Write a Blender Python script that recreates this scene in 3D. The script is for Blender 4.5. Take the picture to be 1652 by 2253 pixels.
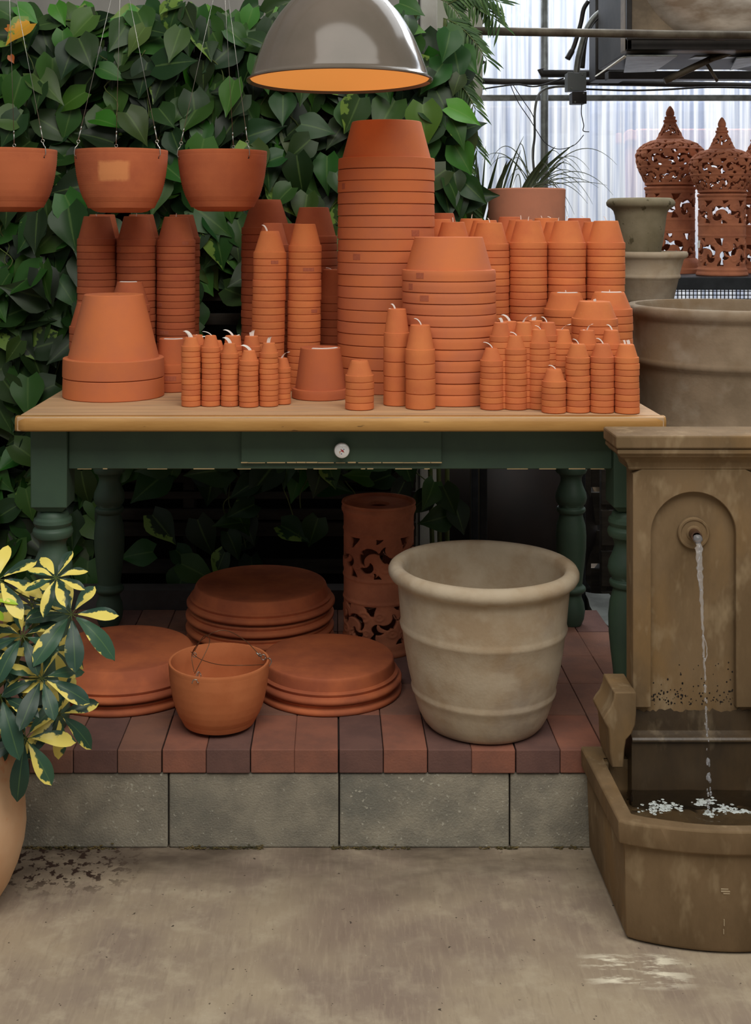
import bpy, bmesh, math, random
from math import sin, cos, pi, sqrt, atan2
from mathutils import Vector, Matrix, noise

random.seed(7)
S = bpy.context.scene
C = S.collection
for o in list(bpy.data.objects):
    bpy.data.objects.remove(o)

# ------------------------------------------------------------------ camera
F = 2650.0; CH = 1.405; CX = 735.0; CY = 500.0     # focal length (px of 1652x2253), camera height, principal point
cam_d = bpy.data.cameras.new('camera'); cam = bpy.data.objects.new('camera', cam_d); C.objects.link(cam)
cam.location = (0, 0, CH); cam.rotation_euler = (pi/2, 0, 0)
cam_d.sensor_fit = 'VERTICAL'; cam_d.sensor_height = 36.0; cam_d.lens = 36.0*F/2253.0
cam_d.shift_x = (826-CX)/2253.0; cam_d.shift_y = -(1126.5-CY)/2253.0
cam_d.clip_start = 0.05; cam_d.clip_end = 60
S.camera = cam
# ------------------------------------------------------------------ light
S.view_settings.view_transform = 'Standard'; S.view_settings.look = 'None'
S.view_settings.gamma = 1.0; S.view_settings.use_curve_mapping = False
S.view_settings.exposure = 0.0
w = bpy.data.worlds.new('overcast_sky'); S.world = w; w.use_nodes = True
w.node_tree.nodes['Background'].inputs[0].default_value = (0.95, 0.97, 1.0, 1)
w.node_tree.nodes['Background'].inputs[1].default_value = 0.20
def area(name, loc, rot, sx, sy, e, col=(1, 1, 1)):
    d = bpy.data.lights.new(name, 'AREA'); d.shape = 'RECTANGLE'; d.size = sx; d.size_y = sy; d.energy = e; d.color = col
    o = bpy.data.objects.new(name, d); C.objects.link(o); o.location = loc; o.rotation_euler = rot
    return o
area('roof_glazing_light', (0.5, 0.55, 3.7), (math.radians(22), 0, 0), 3.6, 2.4, 128, (1.0, 0.965, 0.90))
area('rear_roof_glazing_light', (1.6, 4.6, 3.9), (math.radians(-8), 0, 0), 2.6, 1.6, 42, (0.95, 0.98, 1.0))
area('daylight_outside', (2.2, 8.4, 5.3), (math.radians(-38), 0, 0), 7.5, 2.0, 820, (0.92, 0.96, 1.0))

# ------------------------------------------------------------------ helpers
def P(px, py, Y):
    return Vector(((px-CX)/F*Y, Y, CH-(py-CY)/F*Y))
def link(o): C.objects.link(o); return o
def tag(o, label=None, cat=None, group=None, kind=None):
    if label: o['label'] = label
    if cat: o['category'] = cat
    if group: o['group'] = group
    if kind: o['kind'] = kind
    return o
def empty(name, loc, label=None, cat=None, group=None, kind=None, rz=0):
    o = bpy.data.objects.new(name, None); link(o); o.location = loc; o.rotation_euler = (0, 0, rz); o.empty_display_size = 0.05
    return tag(o, label, cat, group, kind)
def meshdata(name, bm, m, smooth=True, ang=32):
    if smooth:
        lim = math.radians(ang)
        for f in bm.faces: f.smooth = True
        for e in bm.edges:
            if len(e.link_faces) == 2:
                try:
                    if e.calc_face_angle() > lim: e.smooth = False
                except Exception: pass
    me = bpy.data.meshes.new(name); bm.to_mesh(me); bm.free()
    for mm in (m if isinstance(m, (list, tuple)) else [m]): me.materials.append(mm)
    return me
def obj(name, bm, m, parent=None, loc=None, smooth=True, ang=32):
    me = meshdata(name, bm, m, smooth, ang)
    o = bpy.data.objects.new(name, me); link(o)
    if parent: o.parent = parent
    if loc is not None: o.location = loc
    return o
def bevel(o, w=0.003, seg=2):
    b = o.modifiers.new('bevel', 'BEVEL'); b.width = w; b.segments = seg; b.limit_method = 'ANGLE'; b.angle_limit = math.radians(40)
    return o
def box(bm, x0, x1, y0, y1, z0, z1):
    v = [bm.verts.new(p) for p in ((x0,y0,z0),(x1,y0,z0),(x1,y1,z0),(x0,y1,z0),(x0,y0,z1),(x1,y0,z1),(x1,y1,z1),(x0,y1,z1))]
    for f in ((3,2,1,0),(4,5,6,7),(0,1,5,4),(1,2,6,5),(2,3,7,6),(3,0,4,7)): bm.faces.new([v[i] for i in f])
    return v
def loft(bm, loops, cap0=True, cap1=True, closed=True):
    L = [[bm.verts.new(p) for p in lp] for lp in loops]
    n = len(L[0])
    for a, b in zip(L[:-1], L[1:]):
        for i in range(n if closed else n-1):
            j = (i+1) % n
            bm.faces.new((a[i], a[j], b[j], b[i]))
    if cap0: bm.faces.new(list(reversed(L[0])))
    if cap1: bm.faces.new(L[-1])
    return L
def lathe(bm, prof, seg=48, c=(0, 0, 0), closed=False, M=None):
    rings = []
    for r, z in prof:
        if r < 1e-6:
            p = Vector((0, 0, z)); p = (M @ p) if M else p
            rings.append([bm.verts.new(p+Vector(c))])
        else:
            rr = []
            for i in range(seg):
                a = 2*pi*i/seg; p = Vector((r*cos(a), r*sin(a), z)); p = (M @ p) if M else p
                rr.append(bm.verts.new(p+Vector(c)))
            rings.append(rr)
    pairs = list(zip(rings[:-1], rings[1:]))
    if closed: pairs.append((rings[-1], rings[0]))
    for a, b in pairs:
        if len(a) == 1 and len(b) == 1: continue
        for i in range(seg):
            j = (i+1) % seg
            if len(a) == 1: bm.faces.new((a[0], b[j], b[i]))
            elif len(b) == 1: bm.faces.new((a[i], a[j], b[0]))
            else: bm.faces.new((a[i], a[j], b[j], b[i]))
    bmesh.ops.recalc_face_normals(bm, faces=bm.faces[:])
def tube(bm, pts, r, seg=8, cap=True):
    pts = [Vector(p) for p in pts]; n = len(pts)
    rs = r if isinstance(r, (list, tuple)) else [r]*n
    up = Vector((0, 0, 1)); loops = []; prev = None
    for i, p in enumerate(pts):
        t = (pts[min(i+1, n-1)]-pts[max(i-1, 0)]).normalized()
        if prev is None:
            a = up if abs(t.dot(up)) < 0.9 else Vector((1, 0, 0))
            u = t.cross(a).normalized()
        else:
            u = (prev - t*prev.dot(t))
            u = u.normalized() if u.length > 1e-6 else t.orthogonal().normalized()
        prev = u; v = t.cross(u)
        loops.append([p+(u*cos(2*pi*k/seg)+v*sin(2*pi*k/seg))*rs[i] for k in range(seg)])
    loft(bm, loops, cap, cap)
def smoothpts(pts, n=6):
    pts = [Vector(p) for p in pts]; out = []
    for i in range(len(pts)-1):
        p0 = pts[max(i-1, 0)]; p1 = pts[i]; p2 = pts[i+1]; p3 = pts[min(i+2, len(pts)-1)]
        for k in range(n):
            t = k/n
            out.append(0.5*((2*p1)+(-p0+p2)*t+(2*p0-5*p1+4*p2-p3)*t*t+(-p0+3*p1-3*p2+p3)*t**3))
    out.append(pts[-1]); return out

# ------------------------------------------------------------------ materials
def rgb(r, g, b):
    f = lambda c: (c/255/12.92) if c/255 <= 0.04045 else ((c/255+0.055)/1.055)**2.4
    return (f(r), f(g), f(b), 1)
def nd(nt, t, **k):
    n = nt.nodes.new(t)
    for a, b in k.items(): setattr(n, a, b)
    return n
def mat(name, col, rough=0.7, var=None, vscale=8, vstretch=(1, 1, 1), vlo=0.4, vhi=0.62, spots=None, sscale=60, sthr=0.68, ssoft=0.05,
        bump=0.0, bscale=120, rnd=0.0, metal=0.0, spec=0.35, coords='Object', detail=5, third=None, tscale=3, tlo=0.5, thi=0.7):
    m = bpy.data.materials.new(name); m.use_nodes = True; nt = m.node_tree; L = nt.links
    b = nt.nodes['Principled BSDF']; b.inputs['Roughness'].default_value = rough; b.inputs['Metallic'].default_value = metal
    b.inputs['Specular IOR Level'].default_value = spec
    tc = nd(nt, 'ShaderNodeTexCoord'); src = tc.outputs[coords]
    mp = nd(nt, 'ShaderNodeMapping'); L.new(src, mp.inputs[0]); mp.inputs['Scale'].default_value = vstretch
    vec = mp.outputs[0]
    oi = nd(nt, 'ShaderNodeObjectInfo')
    if rnd:
        ad = nd(nt, 'ShaderNodeVectorMath', operation='ADD'); L.new(vec, ad.inputs[0])
        sc = nd(nt, 'ShaderNodeMath', operation='MULTIPLY'); L.new(oi.outputs['Random'], sc.inputs[0]); sc.inputs[1].default_value = 37
        L.new(sc.outputs[0], ad.inputs[1]); vec = ad.outputs[0]
    cur = None
    def mix(fac, a, bcol):
        x = nd(nt, 'ShaderNodeMix', data_type='RGBA'); L.new(fac, x.inputs[0])
        if isinstance(a, tuple): x.inputs[6].default_value = a
        else: L.new(a, x.inputs[6])
        x.inputs[7].default_value = bcol
        return x.outputs[2]
    def nz(scale, lo, hi, det=detail):
        n = nd(nt, 'ShaderNodeTexNoise'); n.inputs['Scale'].default_value = scale; n.inputs['Detail'].default_value = det; n.inputs['Roughness'].default_value = 0.6
        L.new(vec, n.inputs['Vector'])
        r = nd(nt, 'ShaderNodeMapRange'); L.new(n.outputs[0], r.inputs[0]); r.inputs[1].default_value = lo; r.inputs[2].default_value = hi
        return r.outputs[0]
    cur = col
    if var: cur = mix(nz(vscale, vlo, vhi), cur, var)
    if third: cur = mix(nz(tscale, tlo, thi), cur, third)
    if spots: cur = mix(nz(sscale, sthr, sthr+ssoft, 3), cur, spots)
    if rnd:
        h = nd(nt, 'ShaderNodeHueSaturation')
        mr = nd(nt, 'ShaderNodeMapRange'); L.new(oi.outputs['Random'], mr.inputs[0]); mr.inputs[3].default_value = 1-rnd; mr.inputs[4].default_value = 1+rnd
        L.new(mr.outputs[0], h.inputs['Value'])
        if isinstance(cur, tuple): h.inputs['Color'].default_value = cur
        else: L.new(cur, h.inputs['Color'])
        cur = h.outputs[0]
    if isinstance(cur, tuple): b.inputs['Base Color'].default_value = cur
    else: L.new(cur, b.inputs['Base Color'])
    if bump:
        n = nd(nt, 'ShaderNodeTexNoise'); n.inputs['Scale'].default_value = bscale; n.inputs['Detail'].default_value = 4; L.new(vec, n.inputs['Vector'])
        bp = nd(nt, 'ShaderNodeBump'); bp.inputs['Strength'].default_value = bump; bp.inputs['Distance'].default_value = 0.002
        L.new(n.outputs[0], bp.inputs['Height']); L.new(bp.outputs[0], b.inputs['Normal'])
    return m
M = {}
M['clay'] = mat('terracotta', rgb(206, 122, 72), 0.85, rgb(196, 110, 68), 9, spots=rgb(218, 150, 104), sscale=90, sthr=0.74, bump=0.10, bscale=260, rnd=0.07, spec=0.2)
M['clay_red'] = mat('red_terracotta', rgb(178, 98, 62), 0.85, rgb(166, 88, 58), 9, spots=rgb(192, 122, 90), sscale=90, sthr=0.75, bump=0.10, bscale=260, rnd=0.09, spec=0.2)  # redder clay, its darkness partly painted-in shade of the left and rear stacks
M['clay_big'] = mat('smooth_terracotta', rgb(204, 118, 72), 0.85, rgb(192, 112, 76), 5, bump=0.06, bscale=300, rnd=0.03, spec=0.2)
M['clay_deep'] = mat('deep_terracotta', rgb(188, 104, 64), 0.85, rgb(176, 98, 66), 5, bump=0.08, bscale=300, rnd=0.04, spec=0.2)
M['stamp'] = mat('clay_stamp_mark', rgb(168, 94, 68), 0.85, rgb(178, 102, 74), 200, spec=0.2)
M['saucer'] = mat('saucer_terracotta', rgb(192, 108, 68), 0.8, rgb(160, 88, 60), 6, bump=0.08, bscale=250, rnd=0.04, spec=0.25)
M['lantern'] = mat('carved_terracotta', rgb(186, 118, 86), 0.88, rgb(164, 102, 76), 12, bump=0.25, bscale=180, spec=0.2)
M['tagpaper'] = mat('white_price_tag', rgb(235, 232, 225), 0.6)
M['beige'] = mat('aged_beige_clay', rgb(186, 170, 146), 0.88, rgb(170, 148, 120), 7, spots=rgb(196, 180, 156), sscale=10, sthr=0.50, ssoft=.25, bump=0.25, bscale=140, third=rgb(166, 152, 136), tscale=4, spec=0.2)
M['beige_dark'] = mat('weathered_beige_clay', rgb(146, 128, 106), 0.9, rgb(122, 106, 86), 6, spots=rgb(158, 146, 128), sscale=9, sthr=0.52, ssoft=.25, bump=0.25, bscale=140, third=rgb(136, 112, 84), tscale=3, spec=0.2)
M['olive_urn'] = mat('mossy_stone_urn', rgb(140, 130, 106), 0.9, rgb(122, 112, 88), 8, spots=rgb(92, 84, 62), sscale=26, sthr=0.64, bump=0.2, spec=0.2)
M['fountain'] = mat('aged_cast_stone', rgb(126, 104, 76), 0.85, rgb(108, 88, 62), 9, (1, 1, .45), spots=rgb(150, 130, 100), sscale=22, sthr=0.56, ssoft=.2, bump=0.3, bscale=160, third=rgb(138, 108, 68), tscale=5, tlo=.5, thi=.75, spec=0.25)
M['wetstone'] = mat('wet_stone', rgb(82, 66, 46), 0.4, rgb(66, 54, 40), 12, (1, 1, .4), third=rgb(104, 90, 70), tscale=18, tlo=.56, thi=.7, bump=0.3, bscale=160, spec=0.5)
M['green_paint'] = mat('dark_green_paint', rgb(62, 84, 66), 0.55, rgb(56, 76, 62), 6, bump=0.1, bscale=60, spec=0.4)
M['bare_wood'] = mat('worn_bare_wood', rgb(190, 165, 120), 0.7)
M['tabletop'] = mat('worn_pine', rgb(200, 166, 126), 0.6, rgb(178, 144, 108), 3, (.7, 9, 9), vlo=.35, vhi=.65, third=rgb(158, 134, 112), tscale=7, tlo=.52, thi=.72, spots=rgb(130, 96, 60), sscale=26, sthr=0.71, bump=0.15, bscale=40, spec=0.3)
M['tableedge'] = mat('varnished_pine_edge', rgb(188, 142, 80), 0.5, rgb(164, 118, 60), 3.5, (1, 6, 5), vlo=.35, vhi=.68, spots=rgb(110, 80, 46), sscale=20, sthr=0.70, bump=0.15, bscale=40, spec=0.35)
M['concrete'] = None
M['block'] = mat('cinder_block', rgb(158, 151, 134), 0.95, rgb(134, 129, 116), 14, spots=rgb(182, 178, 162), sscale=110, sthr=0.64, bump=0.8, bscale=220, rnd=0.07, third=rgb(120, 118, 108), tscale=4, spec=0.15)
M['mortar'] = mat('dark_joint', rgb(34, 28, 24), 0.95)
M['black'] = mat('blackened_backing', rgb(14, 15, 13), 0.9)
M['slat'] = mat('weathered_grey_slat', rgb(70, 64, 56), 0.9, rgb(52, 48, 42), 5, (1, 1, 6), bump=0.3, bscale=50)
M['curb'] = mat('grey_sill', rgb(84, 80, 78), 0.8, rgb(70, 66, 64), 8)
M['steel'] = mat('galvanised_steel', rgb(120, 122, 118), 0.45, rgb(92, 92, 86), 14, metal=0.55, bump=0.1)
M['rustpipe'] = mat('aged_pipe', rgb(104, 96, 82), 0.55, rgb(74, 64, 52), 10, metal=0.4, bump=0.2)
M['darkmetal'] = mat('dark_dusty_metal', rgb(48, 44, 40), 0.55, rgb(34, 31, 28), 9, metal=0.35)
M['bronze'] = mat('dusty_bronze_sheet', rgb(140, 122, 98), 0.5, rgb(98, 84, 66), 5, metal=0.2, bump=0.4, bscale=30)
M['drum'] = mat('dusty_polished_sheet', rgb(214, 204, 190), 0.34, rgb(150, 132, 112), 3.2, (1, 1, 2.6), metal=0.25, bump=0.9, bscale=8)
M['cream'] = mat('cream_louver', rgb(210, 204, 188), 0.6)
M['cable'] = mat('black_cable', rgb(26, 25, 24), 0.6)
M['wire'] = mat('steel_wire', rgb(168, 166, 158), 0.35, metal=0.8)
M['rustwire'] = mat('rusty_steel_wire', rgb(116, 88, 66), 0.45, metal=0.7)
M['greybox'] = mat('grey_junction_box', rgb(86, 88, 86), 0.55)
M['wallpaint'] = mat('grey_cream_panel', rgb(176, 172, 162), 0.7, rgb(160, 156, 148), 3, (1, 1, .4))
M['white'] = mat('white_painted_post', rgb(196, 194, 186), 0.6, rgb(178, 174, 164), 6, spots=rgb(120, 110, 96), sscale=50, sthr=.72)
M['boxbeige'] = mat('beige_cabinet', rgb(166, 166, 150), 0.6, rgb(150, 150, 136), 5)
M['darkbench'] = mat('black_bench_steel', rgb(26, 30, 34), 0.5, rgb(36, 40, 44), 30)
M['soil'] = mat('potting_soil', rgb(40, 30, 22), 0.95, bump=0.8, bscale=90)
M['stem'] = mat('green_stem', rgb(82, 100, 44), 0.6, rgb(96, 104, 60), 30)
M['brownstem'] = mat('brown_stem', rgb(70, 62, 40), 0.7)
M['pale_vase'] = mat('peach_washed_clay', rgb(214, 176, 138), 0.85, rgb(205, 150, 108), 3, vlo=.45, vhi=.7, third=rgb(206, 118, 70), tscale=4, tlo=.57, thi=.63, bump=0.15, spec=0.2)
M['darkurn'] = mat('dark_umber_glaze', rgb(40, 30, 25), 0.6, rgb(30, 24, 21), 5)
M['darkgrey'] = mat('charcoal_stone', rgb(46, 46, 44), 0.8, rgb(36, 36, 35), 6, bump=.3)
M['porcelain'] = mat('white_porcelain', rgb(236, 234, 230), 0.12, spec=0.6)
M['kred'] = mat('painted_red_petal', rgb(176, 70, 70), 0.3)
M['kblue'] = mat('painted_blue_petal', rgb(60, 70, 130), 0.3)
M['kgold'] = mat('painted_gold_leaf', rgb(190, 150, 70), 0.3)
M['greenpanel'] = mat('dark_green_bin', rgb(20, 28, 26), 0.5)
M['silver'] = mat('pale_gazing_metal', rgb(200, 186, 164), 0.25, rgb(150, 130, 104), 14, metal=.5)

# pendant lamp enamel
M['enamel'] = mat('glossy_grey_enamel', rgb(108, 98, 88), 0.14, rgb(98, 90, 80), 4, spec=0.36)
def emis(name, col, s):
    m = bpy.data.materials.new(name); m.use_nodes = True; b = m.node_tree.nodes['Principled BSDF']
    b.inputs['Base Color'].default_value = col; b.inputs['Emission Color'].default_value = col; b.inputs['Emission Strength'].default_value = s; b.inputs['Roughness'].default_value = .6
    return m
M['glow'] = emis('warm_lit_diffuser', rgb(226, 150, 74), 0.62)

# water
def glassy(name, col, rough, tr=1.0, bump=0.0, bs=30):
    m = bpy.data.materials.new(name); m.use_nodes = True; nt = m.node_tree; b = nt.nodes['Principled BSDF']
    b.inputs['Base Color'].default_value = col; b.inputs['Roughness'].default_value = rough; b.inputs['Transmission Weight'].default_value = tr; b.inputs['IOR'].default_value = 1.33
    if bump:
        n = nd(nt, 'ShaderNodeTexNoise'); n.inputs['Scale'].default_value = bs; n.inputs['Detail'].default_value = 3
        tc = nd(nt, 'ShaderNodeTexCoord'); nt.links.new(tc.outputs['Object'], n.inputs['Vector'])
        bp = nd(nt, 'ShaderNodeBump'); bp.inputs['Strength'].default_value = bump; bp.inputs['Distance'].default_value = .01
        nt.links.new(n.outputs[0], bp.inputs['Height']); nt.links.new(bp.outputs[0], b.inputs['Normal'])
    return m
M['pool'] = glassy('basin_water', (.80, .78, .70, 1), .03, 1.0, .45, 26)
M['jet'] = glassy('falling_water', (.97, .98, 1, 1), .05, .86)
M['foam'] = mat('white_foam', rgb(206, 214, 212), .3, spots=rgb(120, 120, 108), sscale=160, sthr=.55)

# concrete floor
def concrete():
    m = bpy.data.materials.new('stained_concrete'); m.use_nodes = True; nt = m.node_tree; L = nt.links; b = nt.nodes['Principled BSDF']
    b.inputs['Roughness'].default_value = .75; b.inputs['Specular IOR Level'].default_value = .25
    tc = nd(nt, 'ShaderNodeTexCoord')
    def N(scale, det=5, st=(1, 1, 1), off=0):
        mp = nd(nt, 'ShaderNodeMapping'); mp.inputs['Scale'].default_value = st; mp.inputs['Location'].default_value = (off, off, 0); L.new(tc.outputs['Object'], mp.inputs[0])
        n = nd(nt, 'ShaderNodeTexNoise'); n.inputs['Scale'].default_value = scale; n.inputs['Detail'].default_value = det; n.inputs['Roughness'].default_value = .62; L.new(mp.outputs[0], n.inputs['Vector']); return n.outputs[0]
    def R(x, a, bb, c=0, d=1):
        r = nd(nt, 'ShaderNodeMapRange'); L.new(x, r.inputs[0]); r.inputs[1].default_value = a; r.inputs[2].default_value = bb; r.inputs[3].default_value = c; r.inputs[4].default_value = d; return r.outputs[0]
    def X(f, a, c):
        x = nd(nt, 'ShaderNodeMix', data_type='RGBA'); L.new(f, x.inputs[0])
        for k, q in ((6, a), (7, c)):
            if isinstance(q, tuple): x.inputs[k].default_value = q
            else: L.new(q, x.inputs[k])
        return x.outputs[2]
    def MUL(a, c):
        x = nd(nt, 'ShaderNodeMath', operation='MULTIPLY'); L.new(a, x.inputs[0]); L.new(c, x.inputs[1]); return x.outputs[0]
    c = X(R(N(3.5), .4, .62), rgb(172, 156, 132), rgb(150, 134, 118))
    c = X(R(N(12, 6, (1, 1, 1), 3), .5, .7), c, rgb(186, 172, 148))
    c = X(R(N(1.6, 3, (1, 1, 1), 9), .5, .68), c, rgb(140, 122, 108))
    c = X(R(N(95, 3, (1, .14, 1), 7), .50, .95), c, rgb(182, 166, 142))
    c = X(R(N(80, 3, (1, .14, 1), 17), .55, 1.05), c, rgb(132, 116, 100))
    c = X(R(N(70, 2), .70, .74), c, rgb(78, 68, 58))
    c = X(R(N(110, 2, (1, 1, 1), 5), .73, .76), c, rgb(186, 176, 154))
    sp = nd(nt, 'ShaderNodeSeparateXYZ'); L.new(tc.outputs['Object'], sp.inputs[0])
    # darker blotchy strip and brown crumbs along the foot of the blocks
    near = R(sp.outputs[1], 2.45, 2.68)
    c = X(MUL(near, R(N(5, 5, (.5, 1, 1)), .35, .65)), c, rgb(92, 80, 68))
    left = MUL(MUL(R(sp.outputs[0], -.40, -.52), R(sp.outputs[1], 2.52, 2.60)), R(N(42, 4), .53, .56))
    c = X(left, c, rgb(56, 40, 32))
    # pale mineral splashes before the fountain
    g1 = MUL(R(sp.outputs[0], .46, .52), R(sp.outputs[0], .69, .62)); g2 = MUL(R(sp.outputs[1], 2.215, 2.245), R(sp.outputs[1], 2.335, 2.315))
    c = X(MUL(MUL(g1, g2), R(N(26, 5, (.45, 1.6, 1)), .50, .60)), c, rgb(240, 232, 208))
    L.new(c, b.inputs['Base Color'])
    bp = nd(nt, 'ShaderNodeBump'); bp.inputs['Strength'].default_value = .25; bp.inputs['Distance'].default_value = .002
    L.new(N(120, 4), bp.inputs['Height']); L.new(bp.outputs[0], b.inputs['Normal'])
    return m
M['concrete'] = concrete()

# attribute-driven leaf materials
def leafmat(name, rough=.4, var=None):
    m = bpy.data.materials.new(name); m.use_nodes = True; nt = m.node_tree; L = nt.links; b = nt.nodes['Principled BSDF']
    b.inputs['Roughness'].default_value = rough; b.inputs['Specular IOR Level'].default_value = .3
    a = nd(nt, 'ShaderNodeAttribute', attribute_name='leaf_colour'); u = nd(nt, 'ShaderNodeAttribute', attribute_name='leaf_uv')
    sp = nd(nt, 'ShaderNodeSeparateXYZ'); L.new(u.outputs['Vector'], sp.inputs[0])    # x across (-1..1), y along, z variegation
    tc = nd(nt, 'ShaderNodeTexCoord')
    n = nd(nt, 'ShaderNodeTexNoise'); n.inputs['Scale'].default_value = 34; n.inputs['Detail'].default_value = 5; L.new(tc.outputs['Object'], n.inputs['Vector'])
    # midrib
    ab = nd(nt, 'ShaderNodeMath', operation='ABSOLUTE'); L.new(sp.outputs[0], ab.inputs[0])
    r = nd(nt, 'ShaderNodeMapRange'); L.new(ab.outputs[0], r.inputs[0]); r.inputs[1].default_value = .02; r.inputs[2].default_value = .09; r.inputs[3].default_value = .25; r.inputs[4].default_value = 0
    x = nd(nt, 'ShaderNodeMix', data_type='RGBA'); L.new(r.outputs[0], x.inputs[0]); L.new(a.outputs['Color'], x.inputs[6]); x.inputs[7].default_value = rgb(120, 150, 80)
    col = x.outputs[2]
    if var:
        # yellow patch: fac = variegation + 0.9*(noise-0.5) - |across|*0.6 > 0.25
        m1 = nd(nt, 'ShaderNodeMath', operation='MULTIPLY_ADD'); L.new(n.outputs[0], m1.inputs[0]); m1.inputs[1].default_value = 1.1; L.new(sp.outputs[2], m1.inputs[2])
        m2 = nd(nt, 'ShaderNodeMath', operation='MULTIPLY_ADD'); L.new(sp.outputs[0], m2.inputs[0]); m2.inputs[1].default_value = .28; L.new(m1.outputs[0], m2.inputs[2])
        r2 = nd(nt, 'ShaderNodeMapRange'); L.new(m2.outputs[0], r2.inputs[0]); r2.inputs[1].default_value = 1.02; r2.inputs[2].default_value = 1.07
        y = nd(nt, 'ShaderNodeMix', data_type='RGBA'); L.new(r2.outputs[0], y.inputs[0]); L.new(col, y.inputs[6]); y.inputs[7].default_value = var
        col = y.outputs[2]
    L.new(col, b.inputs['Base Color'])
    return m
M['pothos'] = leafmat('pothos_leaf', .42, rgb(110, 140, 60))
M['scheff'] = leafmat('variegated_leaflet', .35, rgb(232, 214, 108))
M['palm'] = leafmat('palm_leaf', .5)

class Leaves:
    def __init__(s): s.v = []; s.f = []; s.c = []; s.u = []
    def leaf(s, pos, dirv, nrm, L, W, col, var=0.0, shape='heart', droop=.25, fold=.18, n=7, wave=0.0):
        d = Vector(dirv).normalized(); nn = Vector(nrm); nn = (nn-d*nn.dot(d)).normalized(); sd = d.cross(nn)
        base = len(s.v); pos = Vector(pos)
        for i in range(n+1):
            t = i/n
            if shape == 'heart': wv = [0.50, .92, 1.0, .90, .70, .45, .19, 0.0][i] if n == 7 else sin(pi*t)**.7
            elif shape == 'oval': wv = max(0.0, sin(pi*min(1, t*.92+.04)))**.8*(.55+.9*t)*.82 if t < 1 else .0
            else: wv = (4*t*(1-t))**.5*.9+.08 if t < 1 else 0
            if i == n: wv = 0.02
            back = -0.12*L if (shape == 'heart' and i == 0) else 0
            c = pos + d*(t*L) - nn*(droop*L*t*t)
            for k, q in ((-1, 1), (-.5, .55), (0, 0), (.5, .55), (1, 1)):
                p = c + sd*(k*wv*W*.5) + nn*(abs(k)*wv*W*fold + (sin(t*9+k*5)*wave*W if k else 0)) + d*(back*abs(k))
                s.v.append(p); s.c.append(col); s.u.append((k, t, var))
        for i in range(n):
            for k in range(4):
                a = base+i*5+k; s.f.append((a, a+1, a+6, a+5))
    def build(s, name, m, parent=None):
        me = bpy.data.meshes.new(name); me.from_pydata([tuple(p) for p in s.v], [], s.f); me.materials.append(m)
        at = me.attributes.new('leaf_colour', 'FLOAT_COLOR', 'POINT'); at.data.foreach_set('color', [x for c in s.c for x in c])
        au = me.attributes.new('leaf_uv', 'FLOAT_VECTOR', 'POINT'); au.data.foreach_set('vector', [x for c in s.u for x in c])
        me.polygons.foreach_set('use_smooth', [True]*len(me.polygons)); me.update()
        o = bpy.data.objects.new(name, me); link(o)
        if parent: o.parent = parent
        return o
# ================================================================== SETTING
bm = bmesh.new(); box(bm, -6, 8, -2, 14, -.05, 0)
tag(obj('floor', bm, M['concrete'], smooth=False), kind='structure')
PT = .225                                                     # top of the brick platform
plat = empty('floor_brick_platform', (0, 2.72, 0), kind='structure')
def pobj(name, bm, m, **k):
    o = obj(name, bm, m, plat, **k); o.location = (0, -2.72, 0); return o
bmats = [mat('paver_red', rgb(146, 96, 78), .9, rgb(130, 88, 74), 12, spots=rgb(170, 140, 120), sscale=150, sthr=.74, bump=.4, bscale=200, spec=.2),
         mat('paver_dark', rgb(114, 84, 76), .9, rgb(102, 76, 70), 12, spots=rgb(160, 140, 126), sscale=150, sthr=.73, bump=.4, bscale=200, spec=.2),
         mat('paver_brown', rgb(134, 96, 80), .9, rgb(120, 88, 76), 12, spots=rgb(170, 140, 120), sscale=150, sthr=.74, bump=.4, bscale=200, spec=.2)]
front = {-6: 1, -5: 2, -4: 0, -3: 1, -2: 0, -1: 0, 0: 1, 1: 0, 2: 1, 3: 0, 4: 1, 5: 0, 6: 2, 7: 0}
bm = bmesh.new(); rr = random.Random(3)
ys = [2.72, 2.916, 3.116, 3.316, 3.516, 3.716]
for k in range(-19, 8):
    x0 = .0103+k*.1; x1 = x0+.1
    for r in range(5):
        if r == 0 and k in front: mi = front[k]
        else: mi = rr.choice([2, 2, 2, 1, 2, 0 if k < 3 else 2])
        j = rr.uniform(-.0012, .0012); zt = PT+rr.uniform(-.001, .001); a = rr.uniform(-.001, .001)
        f0 = len(bm.faces)
        box(bm, x0+.0009+a, x1-.0009+a, ys[r]+.0009+(j if r == 0 else 0), ys[r+1]-.0009, PT-.0535, zt)
        bm.faces.ensure_lookup_table()
        for f in bm.faces[f0:]: f.material_index = mi
bevel(pobj('brick_paving', bm, bmats, smooth=False), .0022, 2)
bm = bmesh.new(); box(bm, -1.88, .805, 2.735, 3.71, .01, PT-.006); pobj('dark_core', bm, M['mortar'], smooth=False)
for i in range(-4, 3):
    x0 = .0113+i*.3862-.0; x1 = x0+.3862
    if i == 2: x1 = .812
    bm = bmesh.new(); box(bm, x0+.0016, x1-.0016, 2.726, 2.95, 0, PT-.0565)
    bevel(pobj('cinder_block', bm, M['block'], smooth=False), .004, 2)
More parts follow.
